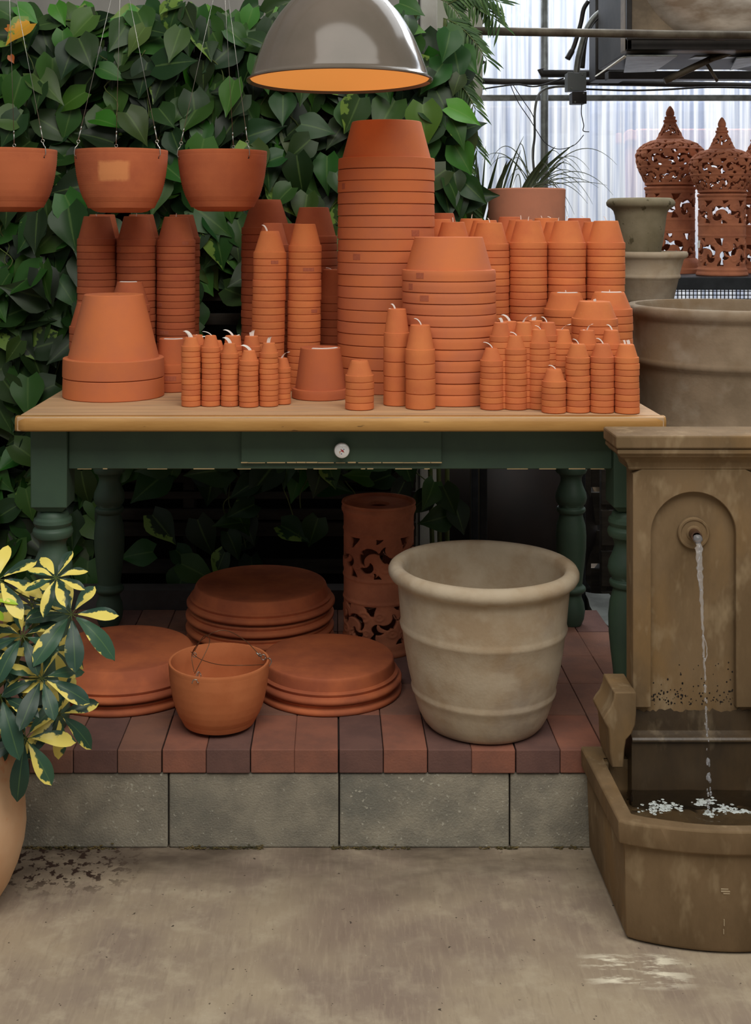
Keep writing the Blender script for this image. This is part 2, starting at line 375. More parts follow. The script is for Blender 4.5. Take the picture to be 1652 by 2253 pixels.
# moss and rust line at the foot of the blocks
bm = bmesh.new(); rr = random.Random(5)
for i in range(1500):
    x = rr.uniform(-1.2, .56); z = abs(rr.gauss(0, .0035)); s = rr.uniform(.0008, .0026)
    if noise.noise(Vector((x*6, 0, 0))) < -.05 or rr.random() > .9-.4*(x > .1): continue
    bmesh.ops.create_icosphere(bm, subdivisions=1, radius=s, matrix=Matrix.Translation((x, 2.724-rr.uniform(0, .006), z)) @ Matrix.Diagonal((1.8, .7, .7, 1)))
o = obj('moss_line', bm, mat('dry_moss', rgb(112, 96, 60), 1, rgb(60, 58, 36), 30)); tag(o, 'thin line of dry moss along the foot of the cinder blocks', 'moss', kind='stuff')
bm = bmesh.new(); box(bm, -1.9, .28, 3.72, 3.79, 0, CH-(1299-CY)/F*3.72)
tag(obj('trim_1', bm, M['curb'], smooth=False), kind='structure')

# background walls
bm = bmesh.new(); box(bm, -3.2, .35, 4.9, 4.96, 0, 4.2); tag(obj('wall_back', bm, M['wallpaint'], smooth=False), kind='structure')
bm = bmesh.new()
x0, x1 = P(925, 0, 4.3).x, P(962, 0, 4.3).x
box(bm, x0, x1, 4.3, 4.42, 0, 3.6); box(bm, x0-.028, x0-.004, 4.34, 4.40, 0, 3.6)
tag(bevel(obj('trim_2', bm, M['white'], smooth=False), .004), kind='structure')

def translucent():
    m = bpy.data.materials.new('ribbed_polycarbonate'); m.use_nodes = True; nt = m.node_tree; L = nt.links
    nt.nodes.remove(nt.nodes['Principled BSDF']); out = nt.nodes['Material Output']
    tc = nd(nt, 'ShaderNodeTexCoord'); mp = nd(nt, 'ShaderNodeMapping'); mp.inputs['Scale'].default_value = (13, 1, .25); L.new(tc.outputs['Object'], mp.inputs[0])
    n = nd(nt, 'ShaderNodeTexNoise'); n.inputs['Scale'].default_value = 3; n.inputs['Detail'].default_value = 5; L.new(mp.outputs[0], n.inputs['Vector'])
    r = nd(nt, 'ShaderNodeMapRange'); L.new(n.outputs[0], r.inputs[0]); r.inputs[1].default_value = .38; r.inputs[2].default_value = .62
    x = nd(nt, 'ShaderNodeMix', data_type='RGBA'); L.new(r.outputs[0], x.inputs[0]); x.inputs[6].default_value = rgb(246, 248, 250); x.inputs[7].default_value = rgb(176, 185, 206)  # light streaks of the ribs painted as bright and bluish colour bands
    t = nd(nt, 'ShaderNodeBsdfTranslucent'); L.new(x.outputs[2], t.inputs[0])
    g = nd(nt, 'ShaderNodeBsdfRefraction'); g.inputs['IOR'].default_value = 1.02; g.inputs['Roughness'].default_value = .12; g.inputs[0].default_value = (.95, .97, 1, 1)
    ms = nd(nt, 'ShaderNodeMixShader'); ms.inputs[0].default_value = .30; L.new(t.outputs[0], ms.inputs[1]); L.new(g.outputs[0], ms.inputs[2]); L.new(ms.outputs[0], out.inputs[0])
    return m
bm = bmesh.new(); prev = None; nn = 620
for i in range(nn+1):
    x = .2+i*.0085; y = 7.0+.011*cos(2*pi*i/8)+.004*cos(2*pi*i/24)
    a = (bm.verts.new((x, y, 0)), bm.verts.new((x, y, 4.4)))
    if prev: bm.faces.new((prev[0], a[0], a[1], prev[1]))
    prev = a
tag(obj('window_1', bm, translucent(), ang=70), kind='structure')
# what stands outside, seen blurred through the panels
out_m = lambda n, c: mat(n, c, .9)
def outbox(name, label, cat, px0, px1, py0, py1, Y, m, d=.4):
    a, b = P(px0, py1, Y), P(px1, py0, Y); bm = bmesh.new(); box(bm, a.x, b.x, Y, Y+d, max(0, a.z), b.z)
    # a parapet and base course give the block its shape
    box(bm, a.x-.04, b.x+.04, Y-.04, Y+d, b.z-.08, b.z)
    return tag(bevel(obj(name, bm, m, smooth=False), .01), label, cat)
outbox('shed', 'blurred brown shed outside behind the ribbed panels', 'shed', 1020, 1270, 236, 285, 8.4, out_m('brown_shed', rgb(120, 96, 70)))
outbox('storage_container', 'blurred peach coloured container outside behind the finial lanterns', 'container', 1400, 1700, 285, 520, 8.5, out_m('peach_container', rgb(226, 150, 116)))
outbox('blue_shadow_block', 'blurred slate blue shadow shape outside behind the small junction boxes', 'shadow shape', 1330, 1560, 225, 290, 8.9, out_m('slate_blue', rgb(126, 134, 160)))  # block added to paint a bluish shadow behind the panels
for nm, x, z, s, lb in (('shrub', 1120, 380, .30, 'blurred green shrub outside behind the grasses'), ('tree', 1080, 40, .30, 'blurred pale tree outside at the top of the panels')):
    bm = bmesh.new(); c = P(x, z, 8.7 if nm == 'shrub' else 9.6); rr = random.Random(x)
    for i in range(60):
        v = Vector((rr.gauss(0, 1), rr.gauss(0, .5), rr.gauss(0, 1))).normalized()*s*rr.random()**.4
        bmesh.ops.create_icosphere(bm, subdivisions=1, radius=s*.18, matrix=Matrix.Translation(c+v))
    t = empty(nm, (c.x, c.y, 0), lb, nm)
    o = obj('crown', bm, mat(nm+'_green', rgb(120, 142, 92), .9), t); o.location = (-c.x, -c.y, 0)
    bm = bmesh.new(); tube(bm, [(0, 0, 0), (0.03, 0, c.z)], [.05, .03]); obj('trunk', bm, M['brownstem'], t)

# ================================================================== TABLE
TZ = CH-.461*.9329; K = .9329
TX0, TX1, TY0, TY1 = -.725, .754, 2.729, 3.66
tb = empty('wooden_table', (0, 3.2, PT), 'long pine-topped table with dark green turned legs, covered in clay pots', 'table')
def tobj(name, bm, m, parent=tb, lab=None, **k):
    o = obj(name, bm, m, parent, **k); o.location = (0, -3.2, -PT) if parent == tb else (0, 0, 0)
    if lab: o['label'] = lab
    return o
bm = bmesh.new(); thick = TZ-.9416
box(bm, TX0+.004, TX1-.004, TY0+.004, TY1, .9416, TZ-.0005)
o = tobj('tabletop', bm, M['tabletop'], lab='worn pale pine tabletop', smooth=False); bevel(o, .003, 2)
bm = bmesh.new(); n = 60; loops = []
for i in range(n+1):                                        # the varnished front edge with its worn rounded arris
    x = TX0+(TX1-TX0)*i/n; w_ = noise.noise(Vector((x*14, 1, 0)))*.0012; e = .006*max(0, 1-min(i, n-i)*1.0)
    zt, zb, y0, y1 = TZ-.0002, .9416, TY0+e, TY0+.03
    loops.append([(x, y1, zb), (x, y1, zt), (x, y0+.009, zt), (x, y0+.003+w_, zt-.004+w_), (x, y0, zt-.010+w_), (x, y0, zb+.004), (x, y0+.003, zb)])
loft(bm, loops)
tobj('front_edge', bm, M['tableedge'], lab='golden varnished front edge', ang=50)
AZ = CH-(1033-CY)/F*2.81
LXS = (-.6635, .6925)
bm = bmesh.new()
box(bm, -.621, .650, 2.815, 2.84, AZ, .9416); box(bm, -.615, .645, 3.60, 3.62, AZ, .9416)
box(bm, -.70, -.68, 2.87, 3.55, AZ, .9416); box(bm, .71, .73, 2.87, 3.55, AZ, .9416)
bevel(tobj('apron', bm, M['green_paint'], smooth=False), .002, 1)
bm = bmesh.new(); rr = random.Random(9); x = -.60
while x < .64:                                              # bare wood showing along the lower arris
    l = rr.uniform(.01, .06)
    if rr.random() < .6: box(bm, x, x+l, 2.8143, 2.8165, AZ-.0004, AZ+rr.uniform(.0008, .0022))
    x += l+rr.uniform(.004, .03)
tobj('worn_arris', bm, M['bare_wood'], lab='chipped bare wood line', smooth=False)
dr = empty('drawer', (0, 0, 0)); dr.parent = tb; dr.location = (0, -3.2, -PT)
dz = CH-(1018-CY)/F*2.805
bm = bmesh.new(); box(bm, -.2166, .2504, 2.803, 2.8155, dz, .9405); o = obj('drawer_front', bm, M['green_paint'], dr, smooth=False); bevel(o, .0015, 1)
bm = bmesh.new(); x = -.2166
while x < .2504:
    l = min(rr.uniform(.012, .05), .2504-x)
    box(bm, x, x+l, 2.8022, 2.8045, dz-.0006, dz+rr.uniform(.0010, .0026)); x += l+rr.uniform(-.002, .006)
obj('worn_drawer_edge', bm, M['bare_wood'], dr, smooth=False)
kx, kz = P(752, 990, 2.79).x, P(752, 990, 2.79).z
kn = bmesh.new(); R90 = Matrix.Rotation(pi/2, 4, 'X')
lathe(kn, [(0, -.016), (.006, -.016), (.007, -.006), (.010, -.002), (.0165, .001), (.0180, .005), (.0165, .010), (.010, .0135), (0, .0148)], 32, (kx, 2.788, kz), M=R90)
knob = obj('drawer_knob', kn, M['porcelain'], dr); knob['label'] = 'round white porcelain knob painted with flowers'
def dots(bm, lst):
    for dx, dz_, r in lst:
        q = sqrt(dx*dx+dz_*dz_); h = .0148-.0055*(q/.0135)**2.2
        lathe(bm, [(0, .0006), (r*.7, .0005), (r, 0)], 10, (kx+dx, 2.788-h, kz+dz_), M=R90)
for nm, m_, lst in (('painted_blossom', 'kred', [(.001, .001, .0028), (-.002, .0035, .0014), (.0035, -.0012, .0013), (-.0035, -.001, .0012)]),
                    ('painted_bluebell', 'kblue', [(.0045, .004, .0014), (-.001, -.006, .0015), (.002, -.0075, .001), (.001, .0075, .0012)]),
                    ('painted_sprig', 'kgold', [(-.005, -.004, .0012), (-.0055, -.0015, .0012), (-.004, -.006, .001), (.005, -.003, .0009)])):
    b_ = bmesh.new(); dots(b_, lst); o = obj(nm, b_, M[m_], dr)
legp = [(.0, .739), (.030, .738), (.036, .732), (.038, .724), (.044, .719), (.0455, .711), (.042, .703), (.040, .700), (.046, .695), (.0475, .686), (.044, .677), (.036, .672),
        (.031, .662), (.031, .652), (.036, .636), (.044, .618), (.0465, .602), (.043, .588), (.036, .578), (.035, .576), (.042, .573), (.043, .566), (.040, .559), (.034, .556), (.035, .548),
        (.042, .522), (.045, .49), (.044, .45), (.039, .40), (.034, .358), (.033, .345), (.036, .343), (.043, .336), (.0435, .329), (.038, .322), (.031, .318), (.031, .308), (.038, .29), (.041, .268), (.038, .245), (.031, .228), (.030, PT), (0, PT)]
for lx in LXS:
    for ly in (2.8425, 3.58):
        bm = bmesh.new(); h = .0425
        lx2 = lx if ly < 3 else (-.668 if lx < 0 else .704)
        if ly < 3:
            box(bm, lx2-h, lx2+h, ly-h, ly+h, .752, .9416); lathe(bm, [(.058, .754), (.040, .739), (0, .739)], 4, (lx2, ly, 0), M=Matrix.Rotation(pi/4, 4, 'Z')); o = None
        else:
            box(bm, lx2-h, lx2+h, ly-h, ly+h, .752, .9416)
        lathe(bm, legp, 40, (lx2, ly, 0)); o = tobj('leg', bm, M['green_paint']); bevel(o, .003, 2)
# ================================================================== CLAY POT STACKS ON THE TABLE
VIS = {0: [0, 1, 2, 3, 4, 5, 6, 7, 8, 9], 1: [0, 1, 2, 3, 4, 5, 6, 7, 8, 9, 10, 11, 12, 13, 14], 2: [0, 1, 2, 3, 4, 5, 6, 7, 8, 9, 10, 11, 12, 13, 14, 15], 3: [0, 1, 2, 3, 4, 5, 6], 4: [0, 1, 2, 3, 4, 5, 6, 7, 8, 9, 10, 11, 12, 13, 14, 15, 16], 5: [0, 1, 2, 3, 4, 5, 6, 7, 8, 9, 10, 11, 12, 13, 14], 6: [0, 1, 2], 7: [0, 1], 8: [0, 1], 9: [0, 1, 2], 10: [0, 1, 2, 3, 4, 5, 6, 7, 8, 9, 10], 11: [0, 1, 2, 3, 4, 5, 6, 7, 8, 9, 10], 12: [0, 1, 2, 3, 4, 5, 6, 7, 8, 9], 13: [0, 1, 2, 3, 4, 5, 6, 7, 8], 14: [0, 1, 2, 3, 4, 5, 6, 7, 8, 9], 15: [0, 1, 2, 3, 4, 5, 6], 16: [0, 1, 2, 3, 4, 5, 6, 7, 8, 9, 10], 17: [0, 6, 7, 8], 18: [0, 1, 2, 3, 10], 19: [0, 1, 2, 3, 5, 6, 7, 8, 9], 20: [0, 1, 2, 3, 4, 5, 6, 7, 8, 9, 10, 11, 12, 13, 14, 15], 21: [0, 1, 2, 3, 4, 5, 6, 7, 8, 9, 10, 11, 12, 13, 14, 15, 16, 17, 18, 19, 20], 22: [0, 1, 2, 3, 4, 5, 6, 7, 8, 9, 10, 11, 12, 13, 14, 15], 23: [0], 24: [0, 1, 2, 3, 4, 5, 6, 7, 8, 9, 10, 11, 12, 13, 14, 15], 25: [0, 1, 2, 3, 4, 5], 26: [0, 1, 2, 3, 4, 5, 6], 27: [0, 1, 2, 3, 4, 5, 6, 7, 8, 9, 10, 11, 12, 13, 14, 15, 16, 17, 18, 19], 28: [0, 1, 2, 3, 4, 5, 6, 7, 8, 9, 10, 11], 29: [0], 30: [0, 1, 2, 3, 4], 31: [0, 1, 2, 3, 4], 32: [0, 1, 2, 3], 33: [0, 1, 2, 3, 4, 5, 6, 7, 8, 9, 10, 11], 34: [0, 1, 2, 3, 4, 5, 6, 7, 8, 9, 10, 11], 35: [0, 1, 2, 3, 4, 5, 6, 7, 8], 36: [0, 1, 2, 3, 4, 5, 6, 7, 8], 37: [0], 38: [0], 39: [0], 40: [0], 41: [0], 42: [0, 4, 9, 10], 43: [0], 44: [0, 1, 2, 5, 8], 45: [0], 46: [0, 2, 3, 4, 5, 6, 7], 47: [0], 48: [0, 1, 2, 3], 49: [0, 1, 2, 3, 4], 50: [0, 1, 2, 3], 51: [0, 1, 2, 3, 4, 5, 6, 7], 52: [0, 1, 2, 3, 4, 5, 6, 7, 8, 9], 53: [0, 1, 2, 3, 4, 5, 6, 7, 8, 9, 10], 54: [0, 1, 2, 3, 4], 55: [0, 1, 2, 3, 4, 5, 6, 7, 8], 56: [0, 1, 2, 3, 4, 5, 6, 7, 8], 57: [0, 1, 2, 3, 4, 5, 6, 7, 8], 58: [0, 1, 2, 3, 4, 5, 6, 7, 8, 9, 10, 11], 59: [0, 1, 2, 3, 4, 5], 60: [0, 1], 61: [0, 1, 4, 8, 10], 62: [0], 63: [0, 1, 2, 3, 4, 5, 6, 7, 8, 9, 10, 11], 64: [0], 65: [0, 1, 2, 3, 4, 5]}  #VIS#
ORD = ['topmost', 'second', 'third', 'fourth', 'fifth', 'sixth', 'seventh', 'eighth', 'ninth', 'tenth', 'eleventh', 'twelfth', 'thirteenth', 'fourteenth',
       'fifteenth', 'sixteenth', 'seventeenth', 'eighteenth', 'nineteenth', 'twentieth', 'twenty-first', 'twenty-second', 'twenty-third']
DROP = .461
def pot_profile(R, hr, Rb, rt, H, slope, pitch, gap):
    """upturned flowerpot: rim down, z=0 at the rim's lip, H its full height"""
    t = max(.0022, min(.006, abs(slope)*pitch*.86))          # wall thin enough to nest
    b = min(.0016, hr*.12)
    out = [(R-b*.9, 0), (R, b), (R*.998, hr*.5), (R*.992, hr-b*1.2), (R*.985, hr-b*.3), (R*.97, hr), (Rb, hr+.0005)]
    for i in range(1, 7): out.append((Rb+(rt-Rb)*i/6, hr+(H-hr-b)*i/6))
    out += [(rt-b, H), (rt*.16, H), (rt*.16, H-t)]
    inn = [(rt-t*.9, H-t*1.1)]
    for i in range(5, -1, -1): inn.append((Rb+(rt-Rb)*i/6-t, max(0.0, hr+(H-hr)*i/6-t)))
    inn += [(Rb-t, .0006)]
    return out+inn
def lathe_raw(bm, prof, seg, c):
    rings = []
    for r, z in prof:
        if r < 1e-6: rings.append([bm.verts.new((c[0], c[1], c[2]+z))])
        else: rings.append([bm.verts.new((c[0]+r*cos(2*pi*i/seg), c[1]+r*sin(2*pi*i/seg), c[2]+z)) for i in range(seg)])
    for a, b in zip(rings[:-1], rings[1:]):
        for i in range(seg):
            j = (i+1) % seg
            if len(b) == 1: bm.faces.new((a[i], a[j], b[0]))
            else: bm.faces.new((a[i], a[j], b[j], b[i]))
def make_tag(bm, x, y, z, dirx, L, W, lift, rr, diry=-.15):
    """a curled paper or plastic tag standing up from a drainage hole"""
    pts = []; n = 7
    for i in range(n+1):
        t = i/n
        pts.append(Vector((x+dirx*L*(t**1.4)*.8, y+diry*L*t, z-.001+lift*L*(t-.35*t*t*t))))
    sd = Vector((.55, -.3, 1.0 if abs(dirx) > .5 else .2)); sd = Vector((abs(lift), .3, .25)).normalized()*W/2
    prev = None
    for p in pts:
        q = [bm.verts.new(p-sd), bm.verts.new(p+sd), bm.verts.new(p+sd+Vector((0, .0005, 0))), bm.verts.new(p-sd+Vector((0, .0005, 0)))]
        if prev:
            for k in range(4): bm.faces.new((prev[k], prev[(k+1) % 4], q[(k+1) % 4], q[k]))
        prev = q
npots = [0, 0]; REST = bmesh.new()
def stack(desc, cx, w, yr, yt, wt, n=None, pitch=None, b=None, Z=None, cxt=None, m='clay', group=None, tg=None, label_disc=False, stamps=(), hrf=.93, kind='clay flowerpot', rbf=None, seg=40, name='flowerpot', notes='', slopeK=None):
    """positions in photo pixels, Z in table units; the stack stands on the tabletop plane"""
    rr = random.Random(int(cx*10+yr))
    if Z is None:
        Zf = DROP*F/(b-CY); Z = Zf/(1-w/2/F)
    R = w/2/F*Z; Zf = Z-R; b_ = CY+DROP*F/Zf
    if cxt is None: cxt = cx
    if seg == 28: name = 'seedling_pot'
    zr = -(yr-CY)/F*Zf + DROP                                  # shoulder of the topmost rim above the table
    if n is None: n = max(1, round(zr/(pitch/F*Zf)))
    pt = zr/n; gap = min(.0012, pt*.03) if n > 1 else 0; hr = pt-gap
    rt = wt/2/F*Z
    Zt = (Z-rt) if yt < CY else (Z+rt)
    ht = -(yt-CY)/F*Zt + DROP                                  # top of the stack above the table
    H = ht-(n-1)*pt
    rb = rbf*R if rbf else R-max(.003, R*.065)
    if hrf < .9 and n == 1: hr = pt*hrf
    slope = (rb-rt)/(H-hr)
    prof = pot_profile(R, hr, rb, rt, H, slope, pt, gap)
    prof = [(r*K, z*K) for r, z in prof]
    bm = bmesh.new(); lathe(bm, prof, seg, closed=True)
    me = meshdata(name, bm, M[m], ang=28)
    X0 = (cx-CX)/F*Z*K; X1 = (cxt-CX)/F*Z*K; Y = Z*K
    sid = npots[1]; npots[1] += 1; seen = VIS.get(sid) if VIS else None
    for i in range(n):                                         # i = 0 at the bottom
        k = n-1-i
        if seen is not None and k not in seen:                 # unseen supports deep in the ranks: plain pots of the one remaining object
            lp = [(R*K-.002, 0), (R*K, .002), (R*K*.985, hr*K-.001), (R*K*.97, hr*K), (rb*K, hr*K)] + ([(rt*K, H*K), (0, H*K)] if k == 0 else [(rb*K-.004, hr*K+.004)])
            tt = i/max(1, n-1); lathe_raw(REST, lp, 20, (X0+(X1-X0)*tt, Y, TZ+i*pt*K+.0004)); continue
        o = bpy.data.objects.new(name, me); link(o)
        tt = i/max(1, n-1); j = .0009 if n > 3 else 0
        o.location = (X0+(X1-X0)*tt+rr.uniform(-j, j), Y+rr.uniform(-j, j)*.6, TZ+i*pt*K+.0004)
        o.rotation_euler = (rr.uniform(-.002, .002), rr.uniform(-.002, .002)-(X0-X1)/(max(pt*n*K, .05))*.0, rr.uniform(0, 6.28))
        if n == 1: lb = 'single upturned clay pot %s' % desc
        elif k == 0: lb = 'topmost upturned clay pot of the %s' % desc
        elif k == n-1: lb = 'lowest clay pot of the %s' % desc
        else: lb = '%s clay pot down in the %s' % (ORD[k].replace('-', ' '), desc)
        tag(o, lb, 'little flowerpot' if seg == 28 else 'flowerpot', group or ('pots in the '+desc))
        npots[0] += 1
        for (ks, ang, hw) in stamps:
            if ks == k:
                bm = bmesh.new(); a0 = math.radians(-90+ang); aw = hw/R*K*0+hw/(R*K)
                rows = []
                for q in range(5):
                    a = a0+aw*(q/4-.5); rA = R*K*1.0006+.0004
                    rows.append([(rA*cos(a), rA*sin(a), hr*K*.28), (rA*cos(a), rA*sin(a), hr*K*.8), ((rA-.002)*cos(a), (rA-.002)*sin(a), hr*K*.8), ((rA-.002)*cos(a), (rA-.002)*sin(a), hr*K*.28)])
                loft(bm, rows); s_ = obj('stamp_patch', bm, M['stamp'], o, smooth=False); s_.rotation_euler = (0, 0, -o.rotation_euler[2]); s_['label'] = 'faded darker label patch'
        if k == 0 and tg:
            bm = bmesh.new()
            for (dx, L, W, lift, ox) in tg: make_tag(bm, ox*rt*K, -rt*K*.1, H*K, dx, L, W, lift, rr)
            s_ = obj('price_tag', bm, M['tagpaper'], o, smooth=False); s_.rotation_euler = (0, 0, -o.rotation_euler[2]); s_['label'] = 'white curled tag'
        if k == 0 and label_disc:
            bm = bmesh.new(); q = []
            for a in range(-8, 9):
                an = -pi/2+a*.105
                q.append([(rt*K*.93*cos(an), rt*K*.93*sin(an), H*K+.0015), (rt*K*.80*cos(an), rt*K*.80*sin(an), H*K+.0022), (rt*K*.80*cos(an), rt*K*.80*sin(an), H*K+.0004), (rt*K*.93*cos(an), rt*K*.93*sin(an), H*K+.0002)])
            loft(bm, q); s_ = obj('paper_label', bm, M['tagpaper'], o, smooth=False); s_.rotation_euler = (0, 0, -o.rotation_euler[2]+label_disc*.4); s_['label'] = 'white paper label'
    return o
W_ = [(-.6, .028, .005, .9, 0)]
thin = lambda d, L=.022: [(d, L, .0022, .9, 0)]
# --- tall red columns on the left, below the hanging bowls
LG = 'tall columns of red clay pots on the left'
stack('leftmost tall red pot column at the left rear', 213, 86, 525, 476, 57, pitch=15.4, Z=3.58, m='clay_red', group=LG, tg=thin(-.2, .012))
stack('middle tall red pot column at the left rear', 300, 86.5, 526.8, 476, 56, pitch=15.4, Z=3.58, m='clay_red', group=LG, tg=thin(.1, .016), stamps=((1, -50, .018),))
stack('rightmost tall red pot column at the left rear', 387, 85, 528, 477, 53, pitch=15.3, Z=3.58, m='clay_red', group=LG, tg=thin(.1, .018), stamps=((0, 35, .02), (2, -60, .016), (4, -45, .02), (9, -50, .022), (13, -30, .03)))
stack('rear column behind the leftmost red column', 225, 82, 521.5, 472, 55, pitch=15.0, Z=3.70, m='clay_red', group=LG)
stack('rear column behind the middle red column', 311, 82, 521.5, 472, 53, pitch=15.0, Z=3.70, m='clay_red', group=LG)
stack('rear column behind the rightmost red column', 397, 82, 521.5, 472.5, 52, pitch=15.0, Z=3.70, cxt=399, m='clay_red', group=LG)
stack('stack showing left of the biggest upturned pot', 197, 88, 720, 664, 54, pitch=17, Z=3.465, m='clay_red', group=LG)
stack('stack peeping over the biggest upturned pot', 285, 90, 672, 619, 55, pitch=17, Z=3.445, m='clay_red', group=LG, label_disc=.01)
# --- biggest pot pair
stack('pair of very large pots on the left front', 250, 221, 797, 644, 130, n=2, b=886, m='clay_big', group='pair of biggest pots', rbf=.895, seg=72, hrf=.93)
stack('short stack right of the biggest pot', 380, 74, 803, 742, 60, n=3, Z=3.40, m='clay_deep', group='short stack beside the biggest pot', label_disc=.5, stamps=((1, 0, .03),))
# --- little pots, left cluster
SG = 'little clay pots in the left cluster'
lt = [(-.6, .026, .006, .85, -.1), (.5, .02, .002, .5, .2)]
stack('first little column counted from the left', 420.3, 43, 763, 741, 26, n=11, b=896, group=SG, tg=[(-.7, .030, .007, .85, .1), (.7, .02, .002, .55, .3), (-.5, .022, .005, .9, -.2)], seg=28)
stack('second little column counted from the left', 464, 42.5, 765, 737, 24, n=11, b=895.5, group=SG, tg=[(-.9, .030, .0022, .55, .2), (-.9, .022, .003, -.1, -.3)], seg=28)
stack('third little column, with a broad white tag', 506, 40.5, 779, 754, 25, n=10, b=895.5, group=SG, tg=[(-.75, .026, .008, .9, .1)], seg=28)
stack('lowest little column before the leaning tower', 547.4, 43, 794.6, 769.5, 26, n=9, b=897.5, group=SG, tg=[(-.9, .028, .007, .75, .2)], seg=28)
stack('little column with an upright tag, fifth from left', 591.3, 42.5, 777.6, 753, 27, n=10, b=896, group=SG, tg=[(.3, .024, .009, 1, -.1)], seg=28)
stack('slimmest little column at the cluster right end', 621.5, 37, 810.5, 786.5, 21.5, n=7, b=891, group=SG, tg=[(.75, .030, .006, .8, -.2)], seg=28)
SB = 'little clay pots behind the left cluster'
stack('little column behind the leftmost little column', 433.5, 41, 759, 736, 25, pitch=12, Z=3.165, group=SB, seg=28)
stack('little column behind the second little column', 475, 41, 770, 748, 25, pitch=12, Z=3.165, group=SB, seg=28)
stack('little column behind the third little column', 513, 43, 762, 737, 34, pitch=12, Z=3.165, group=SB, tg=[(-.9, .030, .005, .8, 0), (.6, .018, .003, .25, .4)], seg=28)
stack('rear little column before the leaning tower', 553, 41, 763, 738, 30, pitch=12, Z=3.165, group=SB, tg=[(.2, .024, .008, 1, .1), (-.1, .02, .006, .8, -.1)], seg=28)
# --- two slim towers
stack('leaning slim tower left of its twin', 587, 73, 554.7, 508.5, 40.5, n=20, Z=3.40, cxt=594, m='clay', group='slim towers', tg=[(-.6, .026, .0045, 1, -.3)], stamps=((1, 20, .02),))
stack('straight slim tower right of the leaning one', 667, 73.5, 540, 493, 46, n=21, b=862, cxt=671, m='clay', group='slim towers', stamps=((3, 15, .03), (9, 40, .02)))
stack('tower hidden behind the leaning slim tower', 600, 72, 538, 491, 42, n=20, Z=3.495, m='clay_deep', group='slim towers')
stack('darker column between the two slim towers', 634, 84, 546, 492, 56, n=19, Z=3.60, m='clay_red', group='red columns behind the slim towers')
stack('wide red column under the third hanging bowl', 585, 109, 500, 439, 64, n=20, Z=3.715, m='clay_red', group='red columns behind the slim towers', stamps=((1, -60, .02), (6, -62, .02)))
stack('dark red column left behind the tallest stack', 691, 103, 519, 456, 65, n=19, Z=3.71, m='clay_red', group='red columns behind the slim towers')
stack('short red stack tucked against the tallest stack', 738, 85, 651, 592, 54, n=11, Z=3.58, m='clay_red', group='red columns behind the slim towers', tg=[(-.9, .022, .002, .4, -.3)])
# --- the two wide stacks
stack('tallest wide stack below the lamp', 847, 213, 342.5, 262.5, 153, n=20, b=869.5, cxt=850, m='clay_big', group='tallest wide stack', seg=72, rbf=.915,
      stamps=((2, -62, .016), (6, 34, .024), (8, -38, .022)))
stack('second wide stack right of the tallest', 993, 206, 596, 521, 150, n=12, b=895.8, cxt=987, m='clay_big', group='second wide stack', seg=72, rbf=.915, stamps=((0, -42, .022), (1, -58, .016), (2, -36, .024)))
# --- middle singles
stack('short wide-rimmed pot before the tallest stack', 705, 126, 862, 760, 88, n=1, b=883, m='clay_deep', group='single deep pot', rbf=.88, hrf=.9, label_disc=.9, seg=56)
stack('five-pot small stack at the middle table edge', 791.3, 63.5, 828, 791, 37.5, n=5, b=904, group='five-pot small stack', seg=36)
stack('tall narrow-pot stack left of its twin', 872.5, 57.5, 733, 678, 40, n=5, b=894.6, group='narrow deep-rimmed pots', tg=[(-.6, .020, .0042, 1, -.2), (-.8, .010, .003, .1, -.6)], rbf=.93, seg=36)
stack('shorter narrow pot stack before the wide stack', 924.8, 66, 770, 713, 43, n=4, b=902.6, group='narrow deep-rimmed pots', tg=[(-.75, .028, .0030, .9, .1)], rbf=.93, seg=36)
# --- right rear ranks
RG = 'ranks of clay pots at the right rear'
rk = dict(m='clay', group=RG)
stack('front rank column at the far left', 1077.5, 85, 536.5, 489.8, 54, n=21, Z=3.40, tg=thin(-.4), **rk)
stack('second front rank column, right rear', 1162, 83.5, 533.4, 486, 53, n=21, Z=3.40, cxt=1161, tg=thin(.1), **rk)
stack('third front rank column, right rear', 1246, 84, 533.4, 486, 52, n=21, Z=3.40, tg=thin(0), **rk)
stack('rightmost front rank column', 1332, 84, 533.4, 486, 53, n=21, Z=3.40, tg=thin(-.5), **rk)
stack('column peeping between both wide stacks', 996.6, 80, 535, 488.5, 50, n=21, Z=3.42, tg=thin(-.1), **rk)
stack('second rank column beside the tallest stack', 968, 78, 530, 482.5, 48, n=21, Z=3.53, **rk)
stack('third rank column beside the tallest stack', 975, 76, 515, 469, 46, n=21, Z=3.64, m='clay_red', group=RG)
stack('second rank column, leftmost of that rank', 1067, 81, 531, 484.5, 51, n=21, Z=3.515, **rk)
stack('third rank column, leftmost of that rank', 1037, 78, 528, 481, 48, n=21, Z=3.63, tg=thin(.1), **rk)
stack('second rank column, second of that rank', 1146, 81, 531, 483.5, 51, n=21, Z=3.515, tg=thin(-.1), **rk)
stack('third rank column, second of that rank', 1121, 78, 524, 477, 46, n=21, Z=3.63, m='clay_deep', group=RG)
stack('second rank column, third of that rank', 1228, 81, 534, 488, 52, n=21, Z=3.515, tg=thin(.1), **rk)
stack('third rank column, third of that rank', 1201, 78, 527, 480, 50, n=21, Z=3.63, tg=[(-.8, .016, .002, .5, .4), (-.3, .014, .002, .8, -.4)], **rk)
stack('second rank column, rightmost of that rank', 1310, 81, 534, 488, 52, n=21, Z=3.515, **rk)
stack('third rank column, rightmost of that rank', 1275, 78, 527, 480, 48, n=21, Z=3.63, tg=[(-.8, .020, .002, .6, .4)], m='clay_deep', group=RG)
